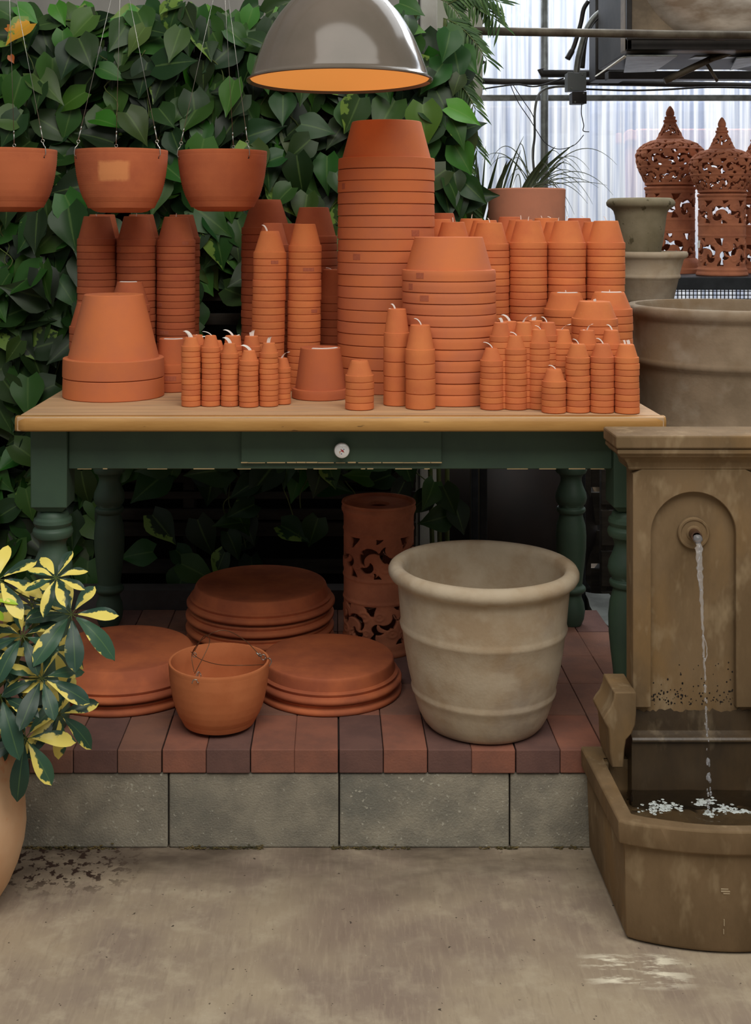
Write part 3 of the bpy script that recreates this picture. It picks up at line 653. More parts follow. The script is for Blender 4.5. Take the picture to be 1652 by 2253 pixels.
# --- mid-size right stacks
QG = 'medium clay pots on the right'
stack('medium stack left of its twin, below the ranks', 1245, 95, 682, 642, 66, pitch=17, Z=3.30, m='clay', group=QG, label_disc=.01, tg=thin(-.2, .012))
stack('medium stack at the table right edge', 1341, 100, 681, 641, 66, pitch=16.4, Z=3.262, m='clay', group=QG, label_disc=-.01, tg=thin(-.1, .012))
stack('medium stack in front of its two twins', 1308, 101, 703, 661, 68, pitch=17, Z=3.155, m='clay', group=QG, tg=[(-.2, .014, .008, .7, 0)])
# --- little pots, right cluster
CG = 'little clay pots in the right cluster'
stack('leftmost little column of the right cluster', 1081.3, 51.5, 794.7, 764, 28, n=8, b=903.4, group=CG, tg=[(-.9, .030, .0028, .75, .1), (.7, .012, .002, .1, .4)], seg=28)
stack('ten-pot little column in the right cluster', 1134, 50.5, 768.8, 737, 29, n=10, b=903.4, group=CG, tg=[(-.9, .022, .0028, .65, .2), (.7, .016, .002, -.1, .4)], seg=28)
stack('tallest little column in the right cluster', 1186, 51, 755.8, 723.5, 30, n=11, b=902.6, group=CG, tg=[(-.8, .022, .002, .7, .2)], seg=28)
stack('five-pot little column in the right cluster', 1218.5, 53.5, 841, 810, 32, n=5, b=911, group=CG, tg=[(-.85, .024, .0028, .65, .2)], seg=28)
stack('little column right of the lowest one', 1270.8, 53.5, 788, 755.5, 31, n=9, b=910, group=CG, tg=[(-.8, .022, .0025, .9, .1)], seg=28)
stack('little column second from the table right end', 1324.5, 53, 787, 755, 30, n=9, b=910.6, group=CG, tg=[(-.85, .024, .0032, .9, .1)], seg=28)
stack('rightmost little column at the table right end', 1379, 54, 788, 756, 33, n=9, b=912, group=CG, tg=[(-.3, .018, .008, .9, .3), (-.3, .018, .005, .9, -.2)], seg=28)
C2 = 'little clay pots behind the right cluster'
stack('leftmost second row little column', 1101.5, 49, 741, 708.5, 29, pitch=13.3, Z=3.075, group=C2, tg=[(-.4, .020, .007, .9, .2)], seg=28)
stack('second-row little column fifth from left', 1237, 49, 755.8, 724, 31, pitch=13.3, Z=3.075, group=C2, tg=[(.85, .030, .005, .7, -.1)], seg=28)
stack('second-row little column with a tag bent right', 1291, 48, 759, 725, 31, pitch=13.3, Z=3.062, group=C2, tg=[(.6, .026, .0042, .9, 0), (-.7, .012, .003, .1, -.2)], seg=28)
stack('second-row little column with a tag bent left', 1344.4, 47, 758, 725, 30, pitch=13.3, Z=3.062, group=C2, tg=[(-.7, .024, .0036, .9, .1)], seg=28)
stack('third-row little column at the far left', 1121, 47, 738, 705.5, 30, pitch=13.2, Z=3.13, group=C2, tg=[(-.8, .030, .006, .85, 0)], seg=28)
stack('second-row little column with a broad curled tag', 1151.5, 48, 739, 708, 31, pitch=13.3, Z=3.075, group=C2, tg=[(.75, .032, .006, .85, -.1)], seg=28)
stack('third-row little column with a square white tag', 1178, 46, 736, 704, 30, pitch=13.2, Z=3.14, group=C2, tg=[(.1, .014, .012, 1, -.3)], seg=28)
stack('second-row little column with a thin leaning tag', 1203.5, 48, 738.6, 708, 31, pitch=13.3, Z=3.075, group=C2, tg=[(-.7, .024, .0030, .9, -.1)], seg=28)
if len(REST.verts):
    tag(obj('remaining_flowerpots', REST, M['clay_red'], ang=40), 'remaining clay pots hidden low in the rear ranks and columns', 'flowerpots', kind='stuff')
else: REST.free()
# ================================================================== HANGING BOWLS
def ribbed_bowl(R, H, amp=.00065):
    """open bowl: straight-ish upper wall, rounded foot, fine turning ribs"""
    out = [(0, 0), (R*.44, 0)]
    key = [(0.0, .49), (.02, .56), (.05, .625), (.1, .70), (.16, .76), (.24, .82), (.34, .87), (.45, .91), (.6, .95), (.8, .985), (1, 1)]
    n = 60
    for i in range(1, n+1):
        t = i/n
        for (a, ra), (b, rb_) in zip(key[:-1], key[1:]):
            if a <= t <= b: q = (t-a)/(b-a); r = ra+(rb_-ra)*q; break
        rib = amp*(1 if i % 2 else -1)*(1 if .18 < t < .95 else .2)
        out.append((R*r+rib, t*H*.985))
    out += [(R*.995, H), (R*.955, H), (R*.945, H*.97)]
    for t in (.8, .6, .4, .25, .14, .07): out.append((R*(.945 if t > .7 else .62+.34*(min(1, t/.6))**.5)-.004, t*H))
    out += [(R*.45, .012), (0, .010)]
    return out
def bowl_wires(par, R, H, cx_, apex, angs, m):
    bm = bmesh.new(); hk = bmesh.new()
    for a in angs:
        h = Vector((R*.975*cos(a), R*.975*sin(a), H))
        o_ = Vector((R*1.0*cos(a), R*1.0*sin(a), H-.010)); e = h+(apex-h).normalized()*.016
        tube(hk, smoothpts([Vector((R*.94*cos(a), R*.94*sin(a), H-.016)), o_+Vector((cos(a)*.003, sin(a)*.003, -.006)), Vector((R*1.015*cos(a), R*1.015*sin(a), H+.002)), h+Vector((0, 0, .008)), e], 4), .0011, 6)
        bmesh.ops.create_circle(hk, segments=10, radius=.0001, matrix=Matrix.Translation(e))
        ring = [e+Vector((cos(2*pi*k/12)*.004, 0, .004+sin(2*pi*k/12)*.004)) for k in range(13)]; tube(hk, ring, .0009, 6)
        st = e+Vector((0, 0, .008)); d = (apex-st).normalized()
        tube(bm, [st, st+d*.028], .0014, 6); tube(bm, [st, apex], .0007, 6)
        tube(bm, [st+d*.028, st+d*.036], .0019, 6)
    a = obj('hanging_wire', bm, m, par); b = obj('hook', hk, m, par); a['label'] = 'thin steel hanging wires'; return a, b
mbowl = mat('ribbed_terracotta', rgb(186, 104, 66), .85, rgb(170, 92, 60), 7, bump=.08, bscale=200, rnd=.04, spots=rgb(200, 128, 94), sscale=70, sthr=.74, spec=.22)
def patched():
    m = mbowl.copy(); m.name = 'ribbed_terracotta_with_pale_residue'; nt = m.node_tree; L = nt.links; b = nt.nodes['Principled BSDF']
    src = b.inputs['Base Color'].links[0].from_socket; tc = nd(nt, 'ShaderNodeTexCoord')
    n = nd(nt, 'ShaderNodeTexNoise'); n.inputs['Scale'].default_value = 60; n.inputs['Detail'].default_value = 4; L.new(tc.outputs['Object'], n.inputs['Vector'])
    ad = nd(nt, 'ShaderNodeVectorMath', operation='MULTIPLY_ADD'); L.new(n.outputs['Color'], ad.inputs[0]); ad.inputs[1].default_value = (.012, 0, .012); L.new(tc.outputs['Object'], ad.inputs[2])
    sp = nd(nt, 'ShaderNodeSeparateXYZ'); L.new(ad.outputs[0], sp.inputs[0]); cur = None
    for ax, a, bb in ((0, -.036, -.028), (0, .050, .040), (2, .082, .090), (2, .138, .130), (1, .0, -.02)):
        r = nd(nt, 'ShaderNodeMapRange'); L.new(sp.outputs[ax], r.inputs[0]); r.inputs[1].default_value = a; r.inputs[2].default_value = bb
        if cur is None: cur = r.outputs[0]
        else:
            q = nd(nt, 'ShaderNodeMath', operation='MULTIPLY'); L.new(cur, q.inputs[0]); L.new(r.outputs[0], q.inputs[1]); cur = q.outputs[0]
    q = nd(nt, 'ShaderNodeMath', operation='MULTIPLY'); L.new(cur, q.inputs[0]); q.inputs[1].default_value = .75
    x = nd(nt, 'ShaderNodeMix', data_type='RGBA'); L.new(q.outputs[0], x.inputs[0]); L.new(src, x.inputs[6]); x.inputs[7].default_value = rgb(212, 140, 88); L.new(x.outputs[2], b.inputs['Base Color'])
    return m
mpatch = patched()
def hang(cx, px_w, ytop, Y, desc, angs, apex_px, patch=None):
    R = px_w/2/F*Y; zt = CH-(ytop-CY)/F*Y; H = .162
    b = empty('hanging_bowl', ((cx-CX)/F*Y, Y, zt-H), desc, 'hanging planter', 'ribbed hanging bowls')
    bm = bmesh.new(); lathe(bm, ribbed_bowl(R, H), 72); obj('bowl', bm, mbowl if not patch else mpatch, b, ang=60)
    apex = P(apex_px[0], apex_px[1], Y)-Vector(b.location); apex.y = 0
    bowl_wires(b, R, H, cx, apex, [math.radians(q) for q in angs], M['wire'])
    bm = bmesh.new(); tp = apex+Vector((0, 0, .0)); 
    ring = [tp+Vector((cos(2*pi*k/12)*.008, 0, .004+sin(2*pi*k/12)*.008)) for k in range(13)]; tube(bm, ring, .0014, 6)
    tube(bm, smoothpts([tp+Vector((0, 0, .010)), tp+Vector((.004, 0, .03)), tp+Vector((0, 0, .05)), Vector((tp.x, 0, 2.20-(zt-H)))], 4), .0016, 6)
    obj('top_hook', bm, M['wire'], b)
    bm = bmesh.new()
    for q in angs:
        a = math.radians(q); r_ = R*.985
        lathe(bm, [(0, -.001), (.0028, -.001), (.0028, .0012), (0, .0012)], 10, (r_*cos(a), r_*sin(a), H-.022), M=Matrix.Rotation(pi/2, 4, 'X') if abs(cos(a)) < .7 else Matrix.Rotation(pi/2, 4, 'Y'))
    obj('wire_hole', bm, M['mortar'], b)
    return b
hang(267, 204, 331, 3.14, 'middle ribbed hanging bowl with a pale smudge on its front', (-152, -28, 107), (266, -96), (-88, 24, .45, .80))
hang(489.5, 196, 333, 3.25, 'ribbed hanging bowl nearest the lamp', (-160, -50, 80), (490, -96))
hang(23, 202, 330, 3.16, 'ribbed hanging bowl cut by the left edge of the photo', (-30, 100, 215), (18, -96))
bm = bmesh.new(); tube(bm, [(-2.4, 3.19, 2.21), (1.0, 3.19, 2.21)], .014, 12)
tag(obj('ceiling_pipe', bm, M['steel']), 'steel pipe above the frame carrying the hanging bowls', 'pipe')

# ================================================================== PENDANT LAMP
LY = 2.93; lz = CH-(181-CY)/F*LY; lx = (747-CX)/F*LY; s_ = LY/F
lamp = empty('pendant_lamp', (lx, LY, lz), 'large glossy grey dome pendant lamp glowing orange inside', 'lamp'); lamp.rotation_euler = (math.radians(-1.0), 0, 0)
prof = [(202, 0), (205, 1.5), (205, 4.5), (201, 7), (197, 9), (195, 13), (191, 26), (183, 50), (173, 75), (163, 98), (150, 122), (133, 148), (113, 172), (88, 195), (60, 212), (34, 220)]
outp = [(r*s_, z*s_) for r, z in prof]; inn = [((r-3)*s_, (z-1.5)*s_) for r, z in reversed(prof[4:])]
bm = bmesh.new(); lathe(bm, outp+inn+[(199*s_, 3*s_)], 128, closed=True); obj('shade', bm, M['enamel'], lamp, ang=40)
bm = bmesh.new(); lathe(bm, [(0, 6*s_), (150*s_, 6*s_), (196*s_, 6*s_), (196*s_, 9*s_), (0, 9*s_)], 96); o = obj('diffuser', bm, M['glow'], lamp); o['label'] = 'orange glowing underside'
bm = bmesh.new(); lathe(bm, [(0, 214*s_), (40*s_, 214*s_), (42*s_, 232*s_), (36*s_, 262*s_), (24*s_, 290*s_), (12*s_, 300*s_), (0, 300*s_)], 40); obj('lamp_cap', bm, M['enamel'], lamp)
bm = bmesh.new(); tube(bm, [(0, 0, 296*s_), (0, 0, 3.05-lz)], .006, 10); obj('suspension_rod', bm, M['cable'], lamp)
bm = bmesh.new(); box(bm, -2.5, 3.2, LY-.04, LY+.04, 3.04, 3.14)
tag(obj('trim_3', bm, M['steel'], smooth=False), kind='structure')
ld = bpy.data.lights.new('lamp_bulb', 'AREA'); ld.shape = 'DISK'; ld.size = .30; ld.energy = 5.5; ld.color = (1, .72, .42)
lo = bpy.data.objects.new('lamp_bulb', ld); link(lo); lo.location = (lx, LY, lz+.012)

# ================================================================== ON THE BRICKS
PY0 = CH-PT
def onbrick(b): return F*PY0/(b-CY)
# big beige pot
c = Vector(((1063-CX)/F*2.872, 2.872, PT))
bp_ = empty('large_planter', c, 'large empty beige clay planter with rolled rim standing on the bricks', 'planter')
prof = [(0, 0), (.124, 0), (.134, .004), (.143, .014), (.1535, .034), (.162, .060), (.1665, .076), (.1705, .082), (.172, .088), (.1705, .094), (.1715, .100), (.1795, .135), (.187, .18), (.1925, .222),
        (.1965, .229), (.1985, .236), (.1965, .243), (.1965, .250), (.1995, .285), (.203, .322), (.205, .338), (.212, .342), (.2205, .348), (.2255, .357), (.2255, .366), (.2215, .374), (.214, .379), (.205, .380), (.197, .377), (.1915, .370),
        (.189, .355), (.185, .30), (.178, .22), (.168, .14), (.15, .06), (.12, .022), (0, .02)]
bm = bmesh.new(); lathe(bm, prof, 96); bm2 = bm
for v in bm.verts:
    v.co.z += noise.noise(v.co*9)*.0010; q = 1+noise.noise(v.co*7+Vector((5, 0, 0)))*.006; v.co.x *= q; v.co.y *= q
o = obj('pot_body', bm, M['beige'], bp_, ang=60)
# floor bowl with wires
Y = 2.855; R = 221/2/F*Y
b = empty('hanging_bowl', ((482-CX)/F*Y, Y, PT), 'ribbed clay bowl with loose wires, standing on the brick edge', 'hanging planter', 'ribbed hanging bowls')
bm = bmesh.new(); lathe(bm, ribbed_bowl(R, .155, .00028), 72); obj('bowl', bm, mat('orange_terracotta', rgb(196, 118, 74), .82, rgb(184, 106, 64), 8, bump=.08, bscale=200, spec=.25), b, ang=60)
def PL(px, py, dy=0): return P(px, py, Y+dy)-Vector(b.location)
bm = bmesh.new()
tube(bm, smoothpts([PL(574, 1445, .02), PL(540, 1410, .02), PL(500, 1388, .0), PL(468, 1392, -.01), PL(440, 1412, .02), PL(422, 1440, .05), PL(427, 1478, .02)], 8), .0009, 6)
tube(bm, smoothpts([PL(420, 1434, .06), PL(440, 1450, .03), PL(480, 1462, 0), PL(530, 1464, -.02), PL(590, 1462, .02)], 8), .0008, 6)
tube(bm, smoothpts([PL(428, 1482, -.03), PL(445, 1450, -.02), PL(459, 1420, 0), PL(460, 1404, .02), PL(448, 1400, .04), PL(428, 1432, .05)], 8), .0009, 6)
tube(bm, smoothpts([PL(424, 1436, .05), PL(436, 1415, .03), PL(452, 1402, .02)], 8), .0009, 6)
obj('hanging_wire', bm, M['rustwire'], b)
bm = bmesh.new()
ring = lambda cx, cy, r, dy: [PL(cx+cos(2*pi*k/12)*r, cy+sin(2*pi*k/12)*r*1.2, dy) for k in range(13)]
tube(bm, ring(579, 1446, 5, .02), .0011, 6); tube(bm, smoothpts([PL(583, 1450, .02), PL(592, 1448, .0), PL(597, 1456, .0), PL(592, 1466, .0)], 5), .0012, 6)
tube(bm, [PL(564, 1436, .02), PL(572, 1444, .02)], .002, 6); tube(bm, ring(571, 1441, 3, .02), .001, 6)
tube(bm, smoothpts([PL(430, 1490, -.085), PL(436, 1478, -.08), PL(442, 1486, -.08), PL(437, 1502, -.115), PL(433, 1496, -.11), PL(437, 1480, -.08)], 5), .0009, 6)
tube(bm, smoothpts([PL(422, 1504, -.118), PL(426, 1496, -.12), PL(434, 1496, -.12)], 5), .0012, 6); tube(bm, ring(428, 1441, 4, .05), .001, 6)
obj('hook', bm, M['wire'], b)
# upturned saucers
def saucers(desc, cx, Y, R, Rt, H, n, pitch, group, m='saucer'):
    prof = [(R-.004, 0), (R, .003), (R+.0005, .009), (R-.003, .0135), (R-.010, .015), (R-.012, .0165), (R-.010, .020), (R-.009, .0235), (R-.013, .0265), (R-.017, .028)]
    for i in range(1, 6): prof.append((R-.017+(Rt-R+.017)*(i/5)**1.15, .028+(H-.028-.004)*i/5))
    prof += [(Rt-.002, H-.001), (Rt-.006, H), (Rt-.03, H-.0008), (0, H-.0012), (0, H-.010), (Rt-.01, H-.012), (R-.026, .022), (R-.016, .010), (R-.010, .0005)]
    me = None
    for i in range(n):
        bm = bmesh.new(); 
        if me is None:
            lathe(bm, prof, 96); me = meshdata('plant_saucer', bm, M[m], ang=50)
        o = bpy.data.objects.new('plant_saucer', me); link(o); jx = random.Random(i+int(cx)).uniform(-.003, .003)
        o.location = ((cx-CX)/F*Y+jx*(i > 0), Y+jx*.5*(i > 0), PT+i*pitch); k = n-1-i
        tag(o, ('%s upturned saucer of the %s' % (ORD[k] if k < n-1 else 'lowest', desc)), 'plant saucer', group)
saucers('large pair on the left, behind the variegated leaves', 272, 3.11, .217, .178, .066, 2, .030, 'left saucers')
saucers('pair right of the wired floor bowl', 722, 3.085, .1875, .167, .058, 2, .0265, 'middle saucers')
saucers('pile at the back between the other two', 573, 3.46, .212, .187, .056, 4, .0345, 'rear saucers')

# ------------------------------------------------------------------ pierced clay lanterns
HOFF = [0.0]
def hole(u, v):
    """>0 where clay stays; cell u in 0..1 (wraps), v in 0..1 upward; pierced crescents and curved triangles between scrolls"""
    def circ(x, y, r):
        du = min(abs(u-x), 1-abs(u-x)) if True else 0
        return sqrt((du*1.15)**2+(v-y)**2)-r
    def cr(x, y, r, x2, y2, r2): return max(circ(x, y, r), -circ(x2, y2, r2))
    d = 9.0; off = HOFF[0]
    d = min(d, cr(.17, .52, .21, .09, .42, .22))
    d = min(d, cr(.22, .30, .13, .27, .41, .13))
    d = min(d, cr(.80, .60, .20, .72, .70, .20))
    d = min(d, cr(.62, .40, .13, .70, .46, .14))
    # curved triangles from the bands
    def tri(x, y, h, w, s):
        t = (v-y)*s
        if t < 0: return .2
        return abs(((u-x+.5) % 1)-.5-(t/h)**2*.06)*1.15-max(0, w*(1-t/h)**1.0) if t < h else .2
    d = min(d, tri(.50, 0.03, .26, .10, 1), tri(.02, .03, .16, .08, 1))
    d = min(d, tri(.47, .97, .26, .13, -1) if v > .5 else .2, tri(.98, .97, .13, .08, -1) if v > .5 else .2)
    return d-off
def relief(u, v):
    r = 0
    for (x, y, a) in ((.36, .70, .17), (.64, .72, .13), (.10, .22, .14), (.88, .30, .15), (.40, .30, .10)):
        du = ((u-x+.5) % 1)-.5; q = sqrt((du*1.15)**2+(v-y)**2)
        if q < a: r = max(r, .5+.5*cos(q/a*3*pi))
    return r
def pierced(bm, radius, z0, z1, zones, cells, nu=168, dz=.0022, c=(0, 0, 0)):
    """shell of revolution with pierced zones; radius(z)->r; zones [(za,zb)]"""
    nz_ = max(4, int((z1-z0)/dz)); grid = []
    def zone(z):
        for k, (a, b) in enumerate(zones):
            if a < z < b: return k, (z-a)/(b-a)
        return None
    D = {}
    def val(i, j):
        z = z0+(z1-z0)*j/nz_; q = zone(z)
        if not q: return .05, 0
        u = ((i/nu)*cells+.37*q[0]) % 1
        if q[0] % 2: u = 1-u
        return hole(u, q[1]), relief(u, q[1])
    vals = [[val(i, j) for i in range(nu)] for j in range(nz_+1)]
    V = []
    for j in range(nz_+1):
        z = z0+(z1-z0)*j/nz_; r = radius(z); row = []
        for i in range(nu):
            f, rl = vals[j][i]; fi, fj = i, j
            if abs(f) < .05:                                  # slide boundary vertices onto the outline of the hole
                gx = (vals[j][(i+1) % nu][0]-vals[j][i-1][0])/2; gy = (vals[min(j+1, nz_)][i][0]-vals[max(j-1, 0)][i][0])/2; g = gx*gx+gy*gy
                if g > 1e-7:
                    sx = max(-.5, min(.5, -f*gx/g)); sy = max(-.5, min(.5, -f*gy/g))
                    if abs(f) < sqrt(g)*.75: fi += sx; fj += sy
            a = 2*pi*fi/nu; zz = z0+(z1-z0)*fj/nz_
            rr_ = radius(zz)+(.0022*rl if zone(zz) else 0)
            row.append(bm.verts.new((c[0]+rr_*cos(a), c[1]+rr_*sin(a), c[2]+zz)))
        V.append(row)
    for j in range(nz_):
        for i in range(nu):
            i2 = (i+1) % nu
            if (vals[j][i][0]+vals[j][i2][0]+vals[j+1][i][0]+vals[j+1][i2][0]) > 0:
                bm.faces.new((V[j][i], V[j][i2], V[j+1][i2], V[j+1][i]))
    loose = [v for v in bm.verts if not v.link_faces]; bmesh.ops.delete(bm, geom=loose, context='VERTS')
def solid(o, t):
    m = o.modifiers.new('wall', 'SOLIDIFY'); m.thickness = t; m.offset = -1; return o
# column lantern under the table
Y = 3.39; c = Vector(((833-CX)/F*Y, Y, PT))
t = empty('pierced_lantern', c, 'pierced terracotta cylinder lantern standing under the table', 'lantern'); t.rotation_euler = (0, 0, .55)
def rad(z):
    r = .0985
    for z0, a, h in ((.392, .0065, .012), (.336, .002, .004), (.208, .0025, .004), (.146, .0025, .004), (.030, .0045, .012), (.008, .0075, .012)): r += a*math.exp(-((z-z0)/h)**2)
    return r
HOFF[0] = .014
bm = bmesh.new(); pierced(bm, rad, 0, .404, [(.034, .143), (.211, .330)], 4, nu=200)
solid(obj('pierced_body', bm, M['lantern'], t, ang=50), .011)
bm = bmesh.new(); lathe(bm, [(.028, .394), (.088, .394), (.100, .400), (.1045, .406), (.1035, .411), (.096, .411), (.092, .404), (.030, .402)], 64, closed=True); obj('top_plate', bm, M['lantern'], t)
# onion lanterns on the bench
HOFF[0] = .022; BY = 5.1; BZ = CH-(606-CY)/F*BY
def finial(desc, cx, Y, s=1.0, base='plain', ytop=None, rz=0):
    c = Vector(((cx-CX)/F*Y, Y, BZ))
    t = empty('finial_lantern', c, desc, 'lantern', 'onion-topped lanterns', rz=rz)
    r0 = .096*s
    def r1(z):
        z /= s; r = .0965
        for z0, a, h in ((.006, .010, .014), (.026, .005, .006), (.168, .002, .003), (.212, .002, .003), (.150, 0, 1), (.338, .006, .006), (.322, .002, .003)): r += a*math.exp(-((z-z0)/h)**2)
        return r*s
    bm = bmesh.new(); pierced(bm, r1, 0, .345*s, [(.036*s, .162*s), (.216*s, .318*s)], 4, nu=144, dz=.003*s); solid(obj('pierced_body', bm, M['lantern'], t, ang=50), .010*s)
    key = [(.345, .088), (.352, .096), (.375, .106), (.41, .124), (.445, .134), (.475, .135), (.495, .128), (.515, .108), (.528, .082), (.534, .058)]
    def r2(z):
        z /= s
        for (a, ra), (b, rb_) in zip(key[:-1], key[1:]):
            if z <= b: q = max(0, (z-a)/(b-a)); r = ra+(rb_-ra)*(q*q*(3-2*q)*.3+q*.7); break
        else: r = key[-1][1]
        for z0, a in ((.352, .004), (.424, .0025), (.492, .003)): r += a*math.exp(-((z-z0)/.003)**2)
        return r*s
    bm = bmesh.new(); pierced(bm, r2, .345*s, .534*s, [(.358*s, .420*s), (.427*s, .489*s), (.495*s, .526*s)], 8, nu=256, dz=.0026*s); solid(obj('onion_dome', bm, M['lantern'], t, ang=50), .009*s)
    def r3(z):
        z /= s; r = .056-(z-.53)*.46
        for z0, a in ((.532, .004), (.540, .002)): r += a*math.exp(-((z-z0)/.003)**2)
        return max(.01, r)*s
    bm = bmesh.new(); pierced(bm, r3, .530*s, .604*s, [(.548*s, .590*s)], 4, nu=96, dz=.0025*s)
    solid(obj('spire', bm, M['lantern'], t, ang=50), .006*s)
    bm = bmesh.new(); lathe(bm, [(r*s, z*s) for r, z in ((.018, .602), (.026, .604), (.0265, .612), (.020, .615), (.022, .620), (.021, .626), (.014, .628), (.0165, .634), (.0165, .644), (.012, .656), (.005, .667), (0, .670))], 32); obj('finial_knob', bm, M['lantern'], t)
    if base == 'flared':
        bm = bmesh.new(); lathe(bm, [(r*s, z*s) for r, z in ((.094, .062), (.105, .056), (.118, .040), (.122, .022), (.128, .016), (.130, 0), (.09, 0))], 64, closed=True); obj('flared_foot', bm, M['lantern'], t)
    return t
finial('pierced onion-topped lantern in front, nearest the middle of the bench', 1588, 5.1, 1.0, ytop=255, rz=.4)
finial('pierced onion-topped lantern behind, with a flared foot', 1474, 5.42, 1.12, 'flared', rz=1.3)
finial('pierced onion-topped lantern cut by the right edge of the photo', 1664, 5.36, .97, rz=2.2)
bm = bmesh.new(); make_tag(bm, 0, 0, 0, 0.02, .05, .010, 1, random); o = obj('hanging_price_tag', bm, M['tagpaper'], smooth=False); o.location = P(1537, 545, 5.02)+Vector((0, 0, .0)); tag(o, 'narrow white tag beside the front onion-topped lantern', 'tag')
# bench, mesh shelf
bn = empty('display_bench', (2.0, 5.3, 0), 'black steel bench carrying the onion-topped lanterns', 'bench')
bm = bmesh.new(); zb = CH-(638-CY)/F*4.95; box(bm, -.66, 1.3, -.35, -.31, zb-BZ*0, BZ-.001); box(bm, -.66, 1.3, -.31, .5, BZ-.02, BZ-.001)
bevel(obj('bench_rim', bm, M['darkbench'], bn, smooth=False), .004)
bm = bmesh.new()
for i in range(120):
    x = -.64+i*.0162
    if x > 1.28: break
    box(bm, x, x+.0035, -.30, -.297, zb-.22, zb)
for i in range(14): box(bm, -.64, 1.28, -.303, -.300, zb-.22+i*.0162, zb-.22+i*.0162+.0035)
obj('wire_mesh', bm, M['cable'], bn, smooth=False)
for x in (-.62, 1.26):
    for y in (-.30, .46):
        bm = bmesh.new(); box(bm, x-.025, x+.025, y-.025, y+.025, 0, BZ-.02); bevel(obj('leg', bm, M['darkbench'], bn, smooth=False), .004)
# ================================================================== FOUNTAIN
FX = .779
ft = empty('wall_fountain', (FX, 2.5, 0), 'brown cast stone wall fountain with arched niche and trickling spout', 'fountain')
def fobj(name, bm, m='fountain', lab=None, bev=.0025, **k):
    o = obj(name, bm, M[m] if isinstance(m, str) else m, ft, **k); o.location = (-FX, -2.5, 0)
    if bev: bevel(o, bev, 2)
    if lab: o['label'] = lab
    return o
def zz(py, Y): return CH-(py-CY)/F*Y
HW = .176
bm = bmesh.new(); box(bm, FX-HW, FX+HW, 2.576, 2.70, zz(988, 2.576), zz(959, 2.576)); fobj('cap', bm, smooth=False, bev=.004)
# cornice under the cap
zc = zz(988, 2.58); loops = []
for ins, dz_ in ((.006, 0), (.004, -.004), (.004, -.010), (.010, -.016), (.011, -.018), (.022, -.024), (.030, -.034), (.034, -.044), (.034, -.048), (.038, -.052)):
    z = zc+dz_; loops.append([(FX-HW+ins, 2.576+ins, z), (FX+HW-ins, 2.576+ins, z), (FX+HW-ins, 2.70-.003, z), (FX-HW+ins, 2.70-.003, z)])
bm = bmesh.new(); loft(bm, list(reversed(loops))); fobj('cornice', bm, bev=.001, smooth=False)
ztop = zc-.050; zbot = zz(1557, 2.61); zledge = zz(1629, 2.60)
PX0, PX1 = FX-.1315, FX+.1315
bm = bmesh.new(); box(bm, PX0+.001, PX1-.001, 2.626, 2.672, .19, ztop); fobj('back_slab', bm, bev=0, smooth=False)
# pilaster plate: inverted U round the arched niche
ra = .092; za = zz(1083, 2.61)-ra; N = 28
inner = [(FX-ra, zbot)]+[(FX-ra, zbot+(za-zbot)*k/4) for k in range(1, 4)]+[(FX-ra*cos(pi*k/N), za+ra*sin(pi*k/N)) for k in range(N+1)]+[(FX+ra, zbot+(za-zbot)*k/4) for k in range(3, 0, -1)]+[(FX+ra, zbot)]
outer = []
for x, z in inner:
    if z <= za+1e-6: outer.append((PX0 if x < FX else PX1, z))
    else:
        a = atan2(z-za, x-FX); dx, dz_ = cos(a), sin(a); tt = min(.1315/max(abs(dx), 1e-6), (ztop-za)/max(dz_, 1e-6)); outer.append((FX+dx*tt, za+dz_*tt))
bm = bmesh.new(); yf, yb = 2.610, 2.640
A = [bm.verts.new((x, yf, z)) for x, z in outer]; B = [bm.verts.new((x, yf, z)) for x, z in inner]
A2 = [bm.verts.new((x, yb, z)) for x, z in outer]; B2 = [bm.verts.new((x, yb, z)) for x, z in inner]
for i in range(len(A)-1):
    bm.faces.new((A[i], B[i], B[i+1], A[i+1])); bm.faces.new((B[i], B2[i], B2[i+1], B[i+1])); bm.faces.new((A[i], A[i+1], A2[i+1], A2[i])); bm.faces.new((A2[i], A2[i+1], B2[i+1], B2[i]))
for i in (0, len(A)-1): bm.faces.new((A[i], A2[i], B2[i], B[i]))
bmesh.ops.recalc_face_normals(bm, faces=bm.faces[:]); fobj('niche_frame', bm, bev=.0018, ang=25)
# wet zone under the niche and the stepped ledge
bm = bmesh.new(); n = 40; pts = []
for i in range(n+1):
    x = PX0+.002+(PX1-PX0-.004)*i/n; pts.append((x, zbot-.012+.010*noise.noise(Vector((i*.35, 3, 0)))+.006*noise.noise(Vector((i*.9, 7, 0)))))
va = [bm.verts.new((x, 2.6245, z)) for x, z in pts]; vb = [bm.verts.new((x, 2.6245, zledge-.002)) for x, z in pts]
for i in range(n): bm.faces.new((vb[i], vb[i+1], va[i+1], va[i]))
o = fobj('wet_band', bm, 'wetstone', 'dark wet stone band', bev=0, smooth=False); sm = o.modifiers.new('s', 'SOLIDIFY'); sm.thickness = .001
loops = []
for y, z in ((2.622, zledge+.012), (2.612, zledge+.007), (2.604, zledge+.004), (2.600, zledge), (2.600, zledge-.004), (2.606, zledge-.006), (2.606, .10)):
    loops.append([(PX0-.004, y, z), (PX1+.004, y, z), (PX1+.004, 2.68, z), (PX0-.004, 2.68, z)])
bm = bmesh.new(); loft(bm, list(reversed(loops))); fobj('lower_back', bm, 'wetstone', 'wet stone back of the basin', bev=.001, smooth=False)
